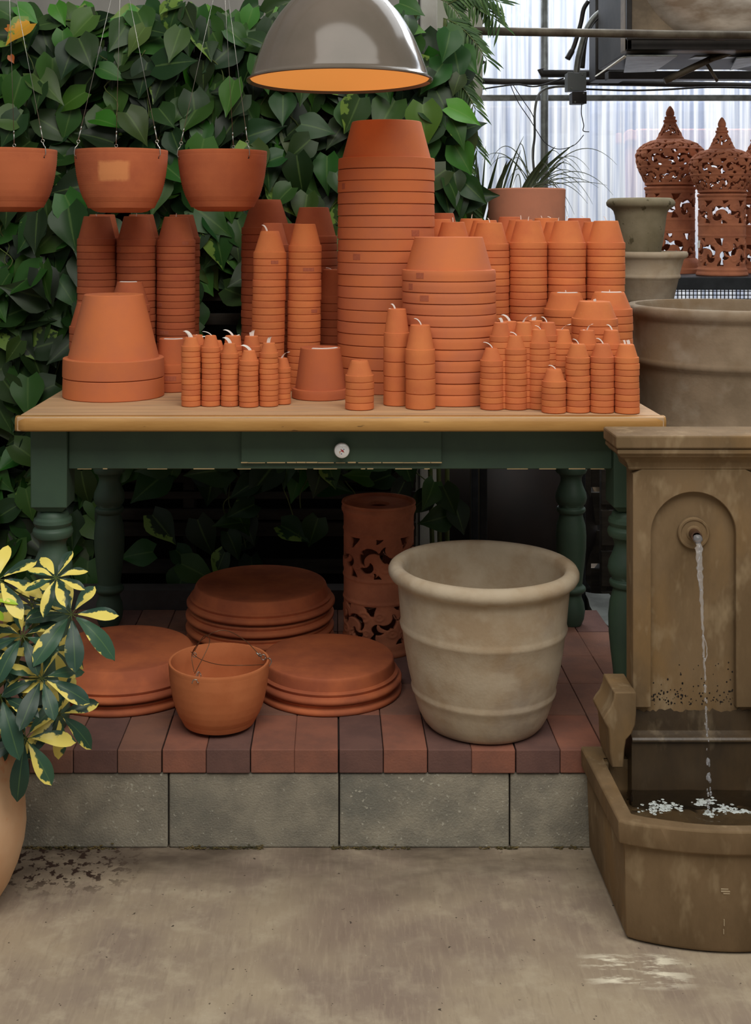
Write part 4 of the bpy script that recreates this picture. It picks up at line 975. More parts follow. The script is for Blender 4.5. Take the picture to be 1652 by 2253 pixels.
# pock marks near the splash line
bm = bmesh.new(); rr = random.Random(21)
for i in range(130):
    x = FX+rr.uniform(-.09, .09); z = zbot+abs(rr.gauss(0, .022))+(.0 if rr.random() > .2 else rr.uniform(0, .08)); r = rr.uniform(.0008, .0022)
    lathe(bm, [(0, .0003), (r*.8, .0003), (r, 0)], 8, (x, 2.6257, z), M=Matrix.Rotation(pi/2, 4, 'X') @ Matrix.Diagonal((1, rr.uniform(.7, 1.5), 1, 1)))
fobj('dark_pitting', bm, 'mortar', 'dark pits above the wet band', bev=0)['kind'] = 'stuff'
# scroll brackets
def prof_br(side):
    Yb = 2.585
    q = [(1352, 1523), (1350, 1540), (1343, 1558), (1334, 1570), (1327, 1582), (1331, 1592), (1338, 1603), (1341, 1625), (1342, 1655), (1346, 1690), (1372, 1690), (1374, 1650), (1378, 1628), (1390, 1615), (1398, 1595), (1400, 1570), (1400, 1523)]
    return [(((x-CX)/F*Yb) if side < 0 else 2*FX-((x-CX)/F*Yb), zz(y, Yb)) for x, y in q]
for sd in (-1, 1):
    q = prof_br(sd); bm = bmesh.new()
    a = [(x, 2.585, z) for x, z in q]; b_ = [(x, 2.695, z) for x, z in q]
    if sd > 0: a.reverse(); b_.reverse()
    loft(bm, [b_, a]); bmesh.ops.recalc_face_normals(bm, faces=bm.faces[:]); fobj('scroll_bracket', bm, bev=.003, ang=35)
# basin
def plan(off, z, lip=0):
    x0, x1 = .569+off, .989-off; yb = 2.712 if off <= 0 else 2.635; yf = 2.368+off*.9; bul = .050; pts = []
    if off > 0: yb = 2.640
    for k in range(5): pts.append((x0+.003*0, yb+(yf-yb)*k/4, z))
    for k in range(1, 24):
        t = k/24; x = x0+(x1-x0)*t; pts.append((x, yf-bul*sin(pi*t)**.8, z))
    for k in range(5): pts.append((x1, yf+(yb-yf)*k/4, z))
    return pts
zr0 = .247
loops = [plan(.010, .004), plan(.006, .012), plan(.003, .10), plan(0, zr0-.052), plan(0, zr0-.050), plan(-.010, zr0-.047), plan(-.012, zr0-.043), plan(-.013, zr0-.004), plan(-.010, zr0), plan(.016, zr0), plan(.020, zr0-.004), plan(.024, .17), plan(.034, .08)]
for i, lp in enumerate(loops):                                # keep the back edge straight against the platform
    for k in range(len(lp)):
        x, y, z = lp[k]
        if i < 9 and (k == 0 or k == len(lp)-1): lp[k] = (x, 2.715, z)
        if z > zr0-.06 and i <= 9: lp[k] = (lp[k][0], lp[k][1], z-(lp[k][1]-2.33)*.030)
bm = bmesh.new(); loft(bm, loops, True, True); bmesh.ops.recalc_face_normals(bm, faces=bm.faces[:]); fobj('basin', bm, bev=.003, ang=30)
bm = bmesh.new(); box(bm, .575, .60, 2.63, 2.712, .02, zr0-.012); box(bm, .958, .983, 2.63, 2.712, .02, zr0-.012); fobj('basin_cheek', bm, bev=.002, smooth=False)
# water
wz = .188; bm = bmesh.new(); nx, ny = 60, 46
g = []
for j in range(ny+1):
    row = []
    for i in range(nx+1):
        u = i/nx; x = .5945+.369*u; yf = 2.391-.046*sin(pi*u)**.8; y = yf+(2.605-yf)*j/ny
        d = sqrt((x-FX)**2+(y-2.497)**2); z = wz+.0022*sin(d*190)*math.exp(-d*14)+.0016*noise.noise(Vector((x*26, y*40, 0)))
        row.append(bm.verts.new((x, y, z)))
    g.append(row)
for j in range(ny):
    for i in range(nx): bm.faces.new((g[j][i], g[j][i+1], g[j+1][i+1], g[j+1][i]))
fobj('water_surface', bm, 'pool', 'rippled water in the basin', bev=0)
bm = bmesh.new(); rr = random.Random(4)
for (cx_, cy_, sx, sy, n_) in ((1452, 1777, 34, 11, 120), (1545, 1765, 26, 6, 50), (1620, 1785, 26, 5, 50), (1560, 1790, 14, 6, 30), (1590, 1778, 18, 7, 24)):
    for i in range(n_):
        px, py = rr.gauss(cx_, sx*.55), rr.gauss(cy_, sy*.55); Yw = F*(CH-wz-.001)/(py-CY)
        if not 2.40 < Yw < 2.6: continue
        p = P(px, py, Yw); r = rr.uniform(.001, .0034)
        bmesh.ops.create_icosphere(bm, subdivisions=1, radius=r, matrix=Matrix.Translation((p.x, p.y, wz+.0014)) @ Matrix.Diagonal((1.6, 1.5, .35, 1)))
fobj('foam', bm, 'foam', 'white foam flecks', bev=0)['kind'] = 'stuff'
# escutcheon and spout
RX = Matrix.Rotation(pi/2, 4, 'X'); ec = P(1524.5, 1172, 2.624)
bm = bmesh.new(); lathe(bm, [(0, 0), (.0345, 0), (.0345, .005), (.0325, .008), (.029, .008), (.027, .006), (.017, .0065), (.015, .009), (.012, .010), (0, .010)], 48, tuple(ec), M=RX); fobj('escutcheon', bm, bev=0)
sp0 = ec+Vector((0, -.006, 0)); sp1 = P(1533, 1181, 2.560)
d = (sp1-sp0).normalized(); ra_, rb_ = [], []
bm = bmesh.new(); u_ = d.orthogonal().normalized(); v_ = d.cross(u_)
ring = lambda p, r: [p+(u_*cos(2*pi*k/24)+v_*sin(2*pi*k/24))*r for k in range(24)]
loft(bm, [ring(sp0, .0115), ring(sp1, .0112), ring(sp1, .0085), ring(sp0+d*.012, .0085)], False, True); bmesh.ops.recalc_face_normals(bm, faces=bm.faces[:])
fobj('spout', bm, mat('copper_spout', rgb(104, 74, 54), .45, rgb(70, 50, 40), 30, metal=.4), 'short copper pipe spout', bev=0)
# falling water
bm = bmesh.new(); path = []; rr = random.Random(8)
def yw(py):
    t = (py-1182)/(1800-1182); return 2.565+(2.497-2.565)*t**.55
def xw(py):
    t = (py-1182)/618; return 1535+26*t**.75+rr.uniform(-1, 1)
segs = [(1182, 1300, 8.5, 4.0), (1296, 1400, 4.0, 2.2), (1396, 1450, 3.2, 2.2), (1446, 1500, 3, 1.8), (1506, 1525, 3.4, 2.0), (1553, 1620, 2.4, 1.8)]
for a, b_, r0_, r1_ in segs:
    n = max(5, int((b_-a)/6)); pts = []; rs = []
    for i in range(n+1):
        py = a+(b_-a)*i/n; pts.append(P(xw(py), py, yw(py))); rs.append((r0_+(r1_-r0_)*i/n)*(1+.28*sin(i*1.9)+.2*rr.uniform(-1, 1))/F*2.53*(.35 if i in (0, n) and a > 1190 else 1))
    tube(bm, pts, rs, 10)
for a, b_ in ((1225, 1300), (1400, 1460)):                    # a second thread twisting off
    tube(bm, [P(xw(py)+(7 if a > 1300 else -6)*sin((py-a)/(b_-a)*pi), py, yw(py)-.002) for py in range(a, b_, 5)], .0011, 7)
for py, r in ((1540, 3), (1575, 2.2), (1590, 2.6), (1602, 2.2), (1616, 2.6), (1632, 2), (1646, 1.8), (1672, 5), (1681, 3.6), (1708, 4.6), (1716, 5), (1712, 4), (1735, 3), (1746, 3.4), (1762, 3), (1775, 3), (1786, 3.6)):
    for q in range(2 if r > 2.4 else 1):
        bmesh.ops.create_icosphere(bm, subdivisions=2, radius=r/F*2.5*rr.uniform(.6, 1), matrix=Matrix.Translation(P(xw(py)+rr.uniform(-4, 4), py+rr.uniform(-4, 4), yw(py)+rr.uniform(-.006, .006))) @ Matrix.Diagonal((.8, .8, 1.7, 1)))
fobj('water_stream', bm, 'jet', 'thin falling stream of water and drops', bev=0, ang=80)
# small pale scuffs on the basin front
bm = bmesh.new()
for x, y, w_, h in ((1590, 1949, 16, 1.2), (1592, 1954, 20, 1.4), (1594, 1959, 14, 1.1), (1589, 2023, 1.4, 7), (1588, 2043, 1.2, 5)):
    Yf = 2.332; a = P(x-w_/2, y+h, Yf); b_ = P(x+w_/2, y-h, Yf); box(bm, a.x, b_.x, 2.3195+.0008, 2.3245+.003, a.z, b_.z)
fobj('pale_scuff', bm, mat('pale_mineral_scuff', rgb(180, 162, 132), .9), bev=0, smooth=False)

# ================================================================== PLANTERS BEHIND ON THE RIGHT
def vessel(name, desc, cat, cx, Y, z0, prof, m, seg=96, wob=.004, group=None):
    t = empty(name, ((cx-CX)/F*Y, Y, z0), desc, cat, group); bm = bmesh.new(); lathe(bm, prof, seg)
    for v in bm.verts:
        q = 1+noise.noise(v.co*5+Vector((cx, 0, 0)))*wob; v.co.x *= q; v.co.y *= q
    o = obj('pot_body', bm, M[m], t, ang=60); return t
# tall large planter right of the table
Y = 3.42; s_ = Y/F; zt = zz(670, Y); H = zt
pr = [(0, 0), (.16, 0), (.18, .02), (.205, .2), (.228, .42), (.2425, .60), (.248, zt-.345), (.256, zt-.335), (.258, zt-.325), (.256, zt-.315), (.252, zt-.305), (.262, zt-.185), (.265, zt-.170), (.272, zt-.163), (.2745, zt-.155), (.272, zt-.147), (.268, zt-.142), (.2745, zt-.045), (.277, zt-.036), (.284, zt-.030), (.288, zt-.018), (.287, zt-.006), (.281, zt), (.262, zt), (.258, zt-.01), (.25, zt-.2), (.2, .1), (0, .08)]
vessel('large_planter', 'very large weathered beige planter right of the table', 'planter', 1606, Y, 0, pr, 'beige_dark', 128, .002)
# support crate hidden behind the planter
Y2 = 4.35; zc0 = zz(662, Y2)
cr = empty('wooden_crate', ((1425-CX)/F*Y2, Y2, 0), 'dark wooden crate stand behind the large planter', 'crate'); bm = bmesh.new()
for k in range(8): box(bm, -.2, .2, -.15, -.135, k*zc0/8+.01, (k+1)*zc0/8-.01); box(bm, -.2, .2, .135, .15, k*zc0/8+.01, (k+1)*zc0/8-.01)
for x in (-.2, .18):
    for y in (-.135, .115): box(bm, x, x+.02, y, y+.02, 0, zc0-.015)
bevel(obj('slats', bm, M['slat'], cr, smooth=False), .002); bm = bmesh.new(); box(bm, -.21, .21, -.16, .16, zc0-.014, zc0-.001); obj('crate_top', bm, M['slat'], cr, smooth=False)
hm = zz(553, Y2)-zc0
pr = [(0, 0), (.085, 0), (.09, .01), (.106, hm*.45), (.112, hm*.47), (.1135, hm*.5), (.112, hm*.53), (.110, hm*.56), (.1235, hm-.028), (.130, hm-.024), (.137, hm-.018), (.139, hm-.008), (.135, hm), (.122, hm), (.118, hm-.02), (.09, .03), (0, .02)]
vessel('planter', 'mid-size beige ringed planter under the small urn', 'planter', 1426, Y2, zc0, pr, 'beige')
hu = zz(436, Y2)-(zc0+hm)
pr = [(0, -.022), (.066, -.022), (.070, -.014), (.074, .010), (.080, .04), (.087, hu*.5), (.091, hu-.062), (.096, hu-.046), (.106, hu-.036), (.114, hu-.032), (.120, hu-.026), (.1215, hu-.016), (.116, hu-.006), (.106, hu), (.098, hu), (.09, hu-.02), (.07, .01), (0, 0)]
vessel('urn', 'small mossy urn with flaring rim set on the ringed planter', 'urn', 1409, Y2, zc0+hm, pr, 'olive_urn')
# tall pale cylinder planter with wispy grass
Yc = 4.05; R = 170/2/F*Yc; zt = zz(415.5, Yc)
GB = zt-.27
dt = empty('plant_table', ((1158-CX)/F*Yc, Yc, 0), 'black steel stand under the pale cylinder planter', 'plant stand')
bm = bmesh.new(); box(bm, -.18, .18, -.14, .14, GB-.03, GB-.001); bevel(obj('top', bm, M['darkbench'], dt, smooth=False), .003)
for x in (-.16, .16):
    for y in (-.12, .12):
        bm = bmesh.new(); box(bm, x-.012, x+.012, y-.012, y+.012, 0, GB-.03); bevel(obj('leg', bm, M['darkbench'], dt, smooth=False), .003)
zt = .27
t = empty('potted_grass', ((1158-CX)/F*Yc, Yc, GB), 'pale clay cylinder planter with wispy ornamental grass', 'potted plant')
bm = bmesh.new(); lathe(bm, [(0, 0), (R*.9, 0), (R*.985, .01), (R*.985, zt-.05), (R, zt-.004), (R-.003, zt), (R-.016, zt), (R-.018, zt-.02), (R-.02, zt-.03), (0, zt-.03)], 80)
obj('cylinder_pot', bm, mat('pale_terracotta', rgb(196, 130, 102), .85, rgb(180, 122, 98), 6, spots=rgb(222, 190, 170), sscale=60, sthr=.72, bump=.1, spec=.2), t)
bm = bmesh.new(); rr = random.Random(12)
def blade(L_, base, tip, mid, W, col, n=10):
    a, b_, c_ = Vector(base), Vector(mid), Vector(tip); pr_ = None; k0 = len(L_.v)
    for i in range(n+1):
        q = i/n; p = a*(1-q)**2+b_*2*q*(1-q)+c_*q*q; tn = ((b_-a)*(1-q)+(c_-b_)*q).normalized(); sd = tn.cross(Vector((0, 1, 0)))
        sd = sd.normalized() if sd.length > .01 else Vector((1, 0, 0)); w_ = W*(1-q**2.2)*.5+.0004
        for s, dy in ((-1, 0), (0, .25), (1, 0)): L_.v.append(p+sd*s*w_+Vector((0, dy*w_, 0))); L_.c.append(col); L_.u.append((s*.9+.4, q, 0))
    for i in range(n):
        for s in range(2): x = k0+i*3+s; L_.f.append((x, x+1, x+4, x+3))
L = Leaves()
def loc(px, py, dy=0): return P(px, py, Yc+dy)-Vector(t.location)
for (bx, tx, ty, W) in ((1092, 1128, 346, .016), (1098, 1116, 352, .012), (1150, 1222, 322, .017), (1156, 1262, 318, .014), (1160, 1210, 342, .012), (1148, 1196, 352, .016), (1170, 1245, 352, .010), (1105, 1152, 300, .006), (1120, 1146, 330, .006)):
    blade(L, loc(bx, 424), loc(tx, ty, -.03), loc((bx*.55+tx*.45), (424*.45+ty*.55)-6), W, rgb(38, 52, 30))
for i in range(26):
    tx = rr.choice([rr.uniform(1180, 1400), rr.uniform(1230, 1380), rr.uniform(1060, 1150)]); ty = rr.uniform(330, 480); mx = 1170+(tx-1170)*.55; my = min(ty-rr.uniform(10, 60), 400)-rr.uniform(10, 70)
    blade(L, loc(1165+rr.uniform(-20, 20), 424), loc(tx, ty, rr.uniform(-.1, .1)), loc(mx, my), .0026, rgb(74, 84, 66), 16)
L.build('grass_blades', M['palm'], t)
# strap-leaved plant and fine bamboo palm beside the living wall
t = empty('strap_leaf_plant', P(1050, 1100, 4.25)*1.0, 'strap-leaved plant between the living wall and the cylinder planter', 'plant'); t.location.z = 0
L = Leaves(); rr = random.Random(31)
def loc(px, py, Y_=4.2): return P(px, py, Y_)-Vector(t.location)
for i in range(34):
    tx = rr.uniform(985, 1100); ty = rr.uniform(285, 470); bx = 1040+rr.uniform(-14, 22)
    blade(L, loc(bx, 560), loc(tx, ty, 4.2+rr.uniform(-.1, .1)), loc((bx+tx)/2+(tx-bx)*.1, (560+ty)/2-20), rr.uniform(.008, .019), rgb(*rr.choice([(34, 54, 26), (44, 66, 32), (56, 82, 40)])))
L.build('strap_leaves', M['palm'], t)
bm = bmesh.new(); tube(bm, [(0, 0, 0), (0, 0, zz(540, 4.2))], [.03, .022], 10); obj('stalk', bm, M['brownstem'], t)
bm = bmesh.new(); lathe(bm, [(0, 0), (.09, 0), (.12, .2), (.13, .21), (.13, .24), (.11, .24), (.10, .2), (0, .2)], 40); obj('nursery_pot', bm, M['darkgrey'], t)
t = empty('bamboo_palm', (P(1000, 0, 4.02).x, 4.02, 0), 'fine-leaved bamboo palm at the right end of the living wall', 'plant')
L = Leaves(); bm = bmesh.new(); rr = random.Random(77)
def loc(px, py, Y_=4.02): return P(px, py, Y_)-Vector(t.location)
fronds = [((985, -40), (1085, 40)), ((960, -30), (1052, 20)), ((975, 40), (1070, 130)), ((965, 70), (1040, 170)), ((975, 160), (1046, 240)), ((960, 200), (1030, 300)), ((985, 220), (1050, 330)), ((965, 280), (1034, 400)), ((960, 330), (1040, 470)), ((955, 380), (1005, 480)), ((985, 10), (1100, 5)), ((970, 120), (1035, 210)), ((965, 250), (1020, 350)), ((950, 300), (985, 450)), ((970, 0), (1030, 75)), ((958, 150), (1010, 205)), ((990, 60), (1052, 100)), ((1000, -60), (1100, 50))]
for (a, b_) in fronds:
    dy = rr.uniform(-.06, .10); a3, b3 = loc(a[0], a[1], 4.02+dy), loc(b_[0], b_[1], 4.0+dy-.05); mid = (a3+b3)/2+Vector((0, 0, .05)); pts = []
    for i in range(15):
        q = i/14; pts.append(a3*(1-q)**2+mid*2*q*(1-q)+b3*q*q)
    tube(bm, pts, .0016, 5)
    for i in range(1, 15):
        for sgn in (-1, 1):
            tn = (pts[i]-pts[i-1]).normalized(); sd = Vector((tn.z, rr.uniform(-.3, .1), -tn.x))*sgn
            dv = (tn*.75+sd*.75+Vector((0, 0, -.35))).normalized()
            L.leaf(pts[i], dv, (rr.uniform(-.3, .3), -1, .5), rr.uniform(.045, .085), .0085, rgb(*rr.choice([(60, 92, 44), (46, 76, 34), (82, 112, 60)])), 0, 'blade', .25, .1, 4)
L.build('fronds', M['palm'], t)
for k in range(3): tube(bm, smoothpts([(k*.02-.06, .05, 0), (k*.03-.08, .04, .8), (k*.02-.05, .02, 1.4), (-.03+k*.02, 0, 2.1)], 6), .008, 8)
obj('canes', bm, M['stem'], t)
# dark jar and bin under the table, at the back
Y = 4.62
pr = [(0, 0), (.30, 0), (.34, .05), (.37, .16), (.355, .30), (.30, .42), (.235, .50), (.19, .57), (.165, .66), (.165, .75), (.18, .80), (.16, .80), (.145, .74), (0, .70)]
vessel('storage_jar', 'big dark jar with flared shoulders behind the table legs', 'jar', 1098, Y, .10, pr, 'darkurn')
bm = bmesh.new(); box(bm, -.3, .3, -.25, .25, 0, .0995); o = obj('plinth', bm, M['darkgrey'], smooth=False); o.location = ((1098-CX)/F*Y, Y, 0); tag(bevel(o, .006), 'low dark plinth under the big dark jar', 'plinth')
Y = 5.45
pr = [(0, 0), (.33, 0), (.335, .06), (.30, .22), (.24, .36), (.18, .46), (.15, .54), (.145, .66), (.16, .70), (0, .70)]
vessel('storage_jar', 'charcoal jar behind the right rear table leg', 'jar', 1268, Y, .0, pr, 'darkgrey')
vessel('gazing_ball', 'pale shiny ball on a stand seen beside the right front table leg', 'garden ornament', 1352, 4.9, .22, [(0, 0), (.06, .0), (.03, .03), (.05, .05), (.08, .09), (.095, .14), (.09, .19), (.06, .235), (0, .255)], 'silver', 64, 0)
bm = bmesh.new(); lathe(bm, [(0, 0), (.09, 0), (.06, .04), (.045, .2), (.06, .22), (0, .22)], 40); o = obj('ball_stand', bm, M['darkgrey']); o.location = ((1352-CX)/F*4.9, 4.9, 0); tag(o, 'short charcoal pedestal under the pale shiny ball', 'pedestal')
bm = bmesh.new(); box(bm, .36, .50, 5.2, 5.4, .0, zz(1072, 5.2)); tag(bevel(obj('concrete_ledge', bm, mat('pale_ledge', rgb(190, 182, 166), .8), smooth=False), .01), 'pale concrete ledge glimpsed left of the big dark jar', 'ledge')
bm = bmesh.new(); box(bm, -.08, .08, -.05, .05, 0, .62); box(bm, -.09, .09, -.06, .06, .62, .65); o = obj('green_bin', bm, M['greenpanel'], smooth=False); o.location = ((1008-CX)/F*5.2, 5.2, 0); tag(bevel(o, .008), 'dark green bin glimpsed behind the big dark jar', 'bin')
# sandbags / cloth heap right behind the platform
bm = bmesh.new(); box(bm, .815, .90, 3.3, 3.95, 0, .21)
bmesh.ops.subdivide_edges(bm, edges=bm.edges[:], cuts=8, use_grid_fill=True)
for v in bm.verts: v.co += Vector((noise.noise(v.co*9), noise.noise(v.co*9+Vector((3, 0, 0))), noise.noise(v.co*7+Vector((0, 9, 0)))))*.018
tag(obj('plastic_sheet', bm, mat('grey_plastic_sheet', rgb(112, 116, 110), .6, rgb(84, 86, 80), 10)), 'crumpled grey sheet along the right side of the brick platform', 'sheet')
# ================================================================== LIVING WALL
lw = empty('living_wall', (-.8, 4.0, 0), 'slatted plant wall thickly covered with trailing heart-leaved pothos', 'green wall')
def lobj(name, bm, m, **k):
    o = obj(name, bm, m, lw, **k); o.location = (.8, -4.0, 0); return o
bm = bmesh.new(); box(bm, -2.1, .275, 4.07, 4.10, .1, 2.10); lobj('backing', bm, M['black'], smooth=False)
yy = lambda py: CH-(py-CY)/F*3.97
for i, (a, b_) in enumerate(((1040, 1062), (1082, 1098), (1120, 1144), (1150, 1180), (1232, 1262), (640, 662), (690, 715), (760, 790), (850, 880), (930, 960), (540, 565), (440, 465), (340, 365), (240, 265), (140, 165), (60, 85))):
    bm = bmesh.new(); box(bm, -2.1, .27, 3.97, 3.99, yy(b_), yy(a)); bevel(lobj('slat', bm, M['slat'], smooth=False), .002)
bm = bmesh.new()
for x in (-2.05, -1.2, -.5, .235): box(bm, x, x+.035, 3.992, 4.07, .06, 2.1)
lobj('upright', bm, M['slat'], smooth=False)
L = Leaves(); rr = random.Random(11)
greens = [(36, 64, 24), (43, 75, 29), (32, 54, 26), (51, 86, 32), (27, 47, 22), (60, 96, 36), (37, 64, 30)]
def pleaf(px, py, Y, sz, bright=1.0, col=None):
    p = P(px, py, Y); a = rr.gauss(-pi/2, .85); out = rr.uniform(.0, .6)
    d = Vector((cos(a), -out, sin(a))); nrm = Vector((rr.gauss(0, .35), -1, rr.uniform(.1, .9)))
    c_ = col or [min(255, q*bright*rr.uniform(.85, 1.15)) for q in rr.choice(greens)]
    L.leaf(p, d, nrm, sz, sz*rr.uniform(.70, .92), rgb(*c_), .34 if rr.random() < .06 else .0, 'heart', rr.uniform(.05, .35), rr.uniform(.05, .2), 7, .012)
def dens(px, py):
    if py < 0: return 0
    if py > 1300: return 0
    if px > 560 and py > 1035: return .05 if px < 940 else .0
    if px > 200 and py > 1035: return .12
    if 440 < px < 540 and 590 < py < 880: return .12
    if py > 590 and px > 200: return .45
    return 1
n = 0; tries = 0
while n < 1750 and tries < 20000:
    tries += 1; px = rr.uniform(-420, 1010); py = rr.uniform(28, 1300)
    if px > 930 and not (60 < py < 470): continue
    if py < 60 and rr.random() < .5: continue
    if rr.random() > dens(px, py): continue
    Y = 3.97-abs(rr.gauss(0, .08)) if py < 1000 else 3.95-rr.uniform(0, .1)
    Y = max(3.80, Y)
    pleaf(px, py, Y, rr.uniform(.085, .150)); n += 1
for i in range(90):                                          # crest leaves, overhead light painted in as a brighter green
    px = rr.uniform(-300, 960); pleaf(px, rr.uniform(6, 62), rr.uniform(3.84, 3.98), rr.uniform(.08, .13), 1.35)
for px, py, s, c_ in ((66, 52, .10, (206, 150, 42)), (16, 60, .05, (190, 110, 40)), (22, 122, .03, (170, 90, 40))): pleaf(px, py, 3.80, s, 1, c_)
for px, py, s in ((990, 70, .10), (1000, 110, .11), (975, 140, .12), (1012, 165, .07), (960, 200, .12), (985, 235, .12), (1020, 275, .09), (1000, 320, .11), (1020, 400, .10), (960, 255, .13), (930, 230, .14), (975, 410, .11), (940, 300, .1), (1000, 380, .08)): pleaf(px, py, rr.uniform(3.78, 3.85), s, 1.25)
for px, py in ((1000, 1110), (985, 1135), (975, 1070), (955, 1060), (945, 1085), (700, 1140), (520, 1120), (530, 1150), (500, 1170), (495, 1215), (565, 1060), (560, 1110), (820, 1050), (860, 1045), (890, 1060)): pleaf(px, py, 3.84, .10, .9)
o = L.build('pothos_foliage', M['pothos'], lw); o.location = (.8, -4.0, 0); o['kind'] = 'stuff'; o['label'] = 'mass of heart-shaped green leaves'
bm = bmesh.new()
for i in range(70):
    px = rr.uniform(-300, 960); py = rr.uniform(60, 1050); Y = rr.uniform(3.86, 3.95); pts = []
    for k in range(6): pts.append(P(px+rr.uniform(-25, 25), py+k*34, Y-rr.uniform(0, .03)))
    tube(bm, smoothpts(pts, 4), .0019, 5)
tube(bm, smoothpts([P(915, 1040, 3.86), P(940, 1060, 3.85), P(960, 1085, 3.85), P(948, 1105, 3.85), P(925, 1092, 3.86)], 6), .002, 6)
o = lobj('vine_stems', bm, M['stem'])

# ================================================================== VARIEGATED UMBRELLA PLANT, LEFT FOREGROUND
UY = 2.46
up = empty('potted_umbrella_plant', ((-150-CX)/F*2.5, 2.5, 0), 'variegated umbrella plant in a peach clay vase at the left edge', 'potted plant')
s_ = 2.5/F
def vz(py): return CH-(py-CY)/F*2.5
vp = [(0, 0), (.085, 0), (.095, .008)]
for hw, py in ((104, 2010), (128, 1990), (150, 1972), (170, 1940), (187, 1900), (198, 1860), (202, 1825), (200, 1785), (194, 1745), (183, 1705), (166, 1665), (146, 1630), (124, 1600), (108, 1575), (104, 1555)):
    z = vz(py)
    if z > .012: vp.append((hw*s_, z))
zt = vp[-1][1]; vp += [(112*s_, zt+.012), (122*s_, zt+.024), (120*s_, zt+.034), (104*s_, zt+.034), (96*s_, zt+.01), (96*s_, zt-.01), (0, zt-.01)]
bm = bmesh.new(); lathe(bm, vp, 96); obj('vase', bm, M['pale_vase'], up, ang=60)
bm = bmesh.new(); lathe(bm, [(0, zt+.006), (.05, zt+.01), (.0905, zt+.002), (.0905, zt-.012), (0, zt-.012)], 40); obj('soil', bm, M['soil'], up)
off = Vector(up.location)
rr = random.Random(19)
def UP(px, py, dy=0): return P(px, py, UY+dy)-off
whorls = [  # centre px, scale, variegation, y offset, tilt of the whorl axis (x,z)
 (123, 1272, 66, .62, 0, (.1, .5), 8), (157, 1352, 92, .32, .02, (.3, .35), 8), (50, 1400, 78, .25, -.02, (.1, .5), 8), (-4, 1275, 86, .66, .0, (.2, .5), 8),
 (92, 1492, 84, .36, -.03, (.2, .3), 8), (2, 1532, 92, .42, -.05, (.0, .3), 8), (56, 1624, 92, .45, -.03, (.15, .1), 7), (130, 1572, 76, .58, .02, (.4, 0), 7),
 (118, 1428, 60, .7, .05, (.4, .2), 7), (2, 1340, 62, .6, .06, (0, .5), 7), (70, 1330, 60, .62, .08, (.1, .4), 6), (-30, 1420, 90, .5, 0, (0, .3), 8), (-60, 1340, 90, .6, .03, (0, .5), 8),
 (20, 1590, 70, .4, .06, (0, .1), 7), (-70, 1500, 90, .4, 0, (-.2, .2), 8), (-130, 1400, 95, .5, .02, (-.2, .5), 8), (-180, 1500, 95, .4, 0, (-.4, .3), 8), (-140, 1290, 90, .7, .1, (-.1, .6), 8), (-230, 1400, 90, .6, .1, (-.4, .5), 8),
 (60, 1560, 60, .3, .08, (.1, .2), 6), (30, 1450, 60, .45, .09, (.1, .2), 6)]
nodes = [(-120, 1590), (-60, 1520), (0, 1460), (45, 1400), (80, 1360), (100, 1310)]
stems = bmesh.new(); tube(stems, smoothpts([UP(-150, 1590, .04), UP(-90, 1590, .04), UP(-30, 1530, .04), UP(20, 1480, .05), UP(45, 1430, .05), UP(72, 1385, .04), UP(100, 1330, .03), UP(118, 1285, .02)], 6), [.0105-.00014*i for i in range(43)], 10)
tube(stems, smoothpts([UP(-150, 1590, .04), UP(-150, 1500, .05), UP(-140, 1420, .06), UP(-130, 1310, .08)], 6), .008, 10)
tube(stems, smoothpts([UP(-150, 1590, .04), UP(-190, 1520, .05), UP(-220, 1430, .08)], 6), .007, 10)
tube(stems, smoothpts([UP(-150, 1590, .02), UP(-60, 1575, .0), UP(10, 1600, .02), UP(50, 1610, .01)], 6), .006, 10)
obj('stems', stems, M['stem'], up)
for (cx_, cy_, ln, vg, dy, tl, nl) in whorls:
    c0 = UP(cx_, cy_, dy); L = Leaves(); ax = Vector((tl[0], -.62, tl[1]+.22)).normalized()
    e1 = ax.cross(Vector((0, 0, 1))).normalized(); e2 = e1.cross(ax); ph = rr.uniform(0, .6); lw_ = ln/F*UY
    bm = bmesh.new()
    for k in range(nl):
        a = 2*pi*(k+rr.uniform(-.15, .15))/nl+ph; d = (e1*cos(a)+e2*sin(a)+ax*rr.uniform(.05, .38)).normalized()
        if d.z < -.2: l2 = lw_*1.12
        elif d.z > .4: l2 = lw_*.85
        else: l2 = lw_
        l2 *= rr.uniform(.85, 1.1); v_ = vg+.07+rr.uniform(-.28, .18)-(.22 if d.z < -.1 and vg < .6 else 0)
        st = c0+d*lw_*.16; nrm = (ax*1.0+Vector((0, -.1, .55))).normalized()
        L.leaf(st, d, nrm, l2, l2*.46, rgb(*rr.choice([(48, 78, 60), (42, 70, 56), (56, 88, 66), (38, 62, 48)])), v_, 'oval', rr.uniform(.22, .55), rr.uniform(-.05, .14), 9, .03)
        tube(bm, [c0, st], .0010, 5)
    tgt = min([(-30, 1530), (20, 1480), (45, 1430), (72, 1385), (100, 1330), (-140, 1420), (10, 1600), (-190, 1520), (-90, 1590)], key=lambda q: (q[0]-cx_)**2+(q[1]-cy_-30)**2)
    tube(bm, smoothpts([c0, (c0+UP(tgt[0], tgt[1], .045))/2-Vector((0, 0, .006)), UP(tgt[0], tgt[1], .045)], 4), .0018, 6)
    lf = L.build('leaf_whorl', M['scheff'], up); obj('leaf_stalks', bm, M['stem'], lf)
L = Leaves(); L.leaf(UP(-14, 1322, -.04), (1, -.1, .1), (0, -.5, 1), .048, .016, rgb(170, 200, 60), 0, 'oval', .3); L.leaf(UP(-12, 1338, -.04), (.6, -.1, -.6), (0, -.5, 1), .03, .014, rgb(160, 196, 56), 0, 'oval', .3)
L.build('young_leaflet', M['scheff'], up)['label'] = 'bright lime young leaflets'

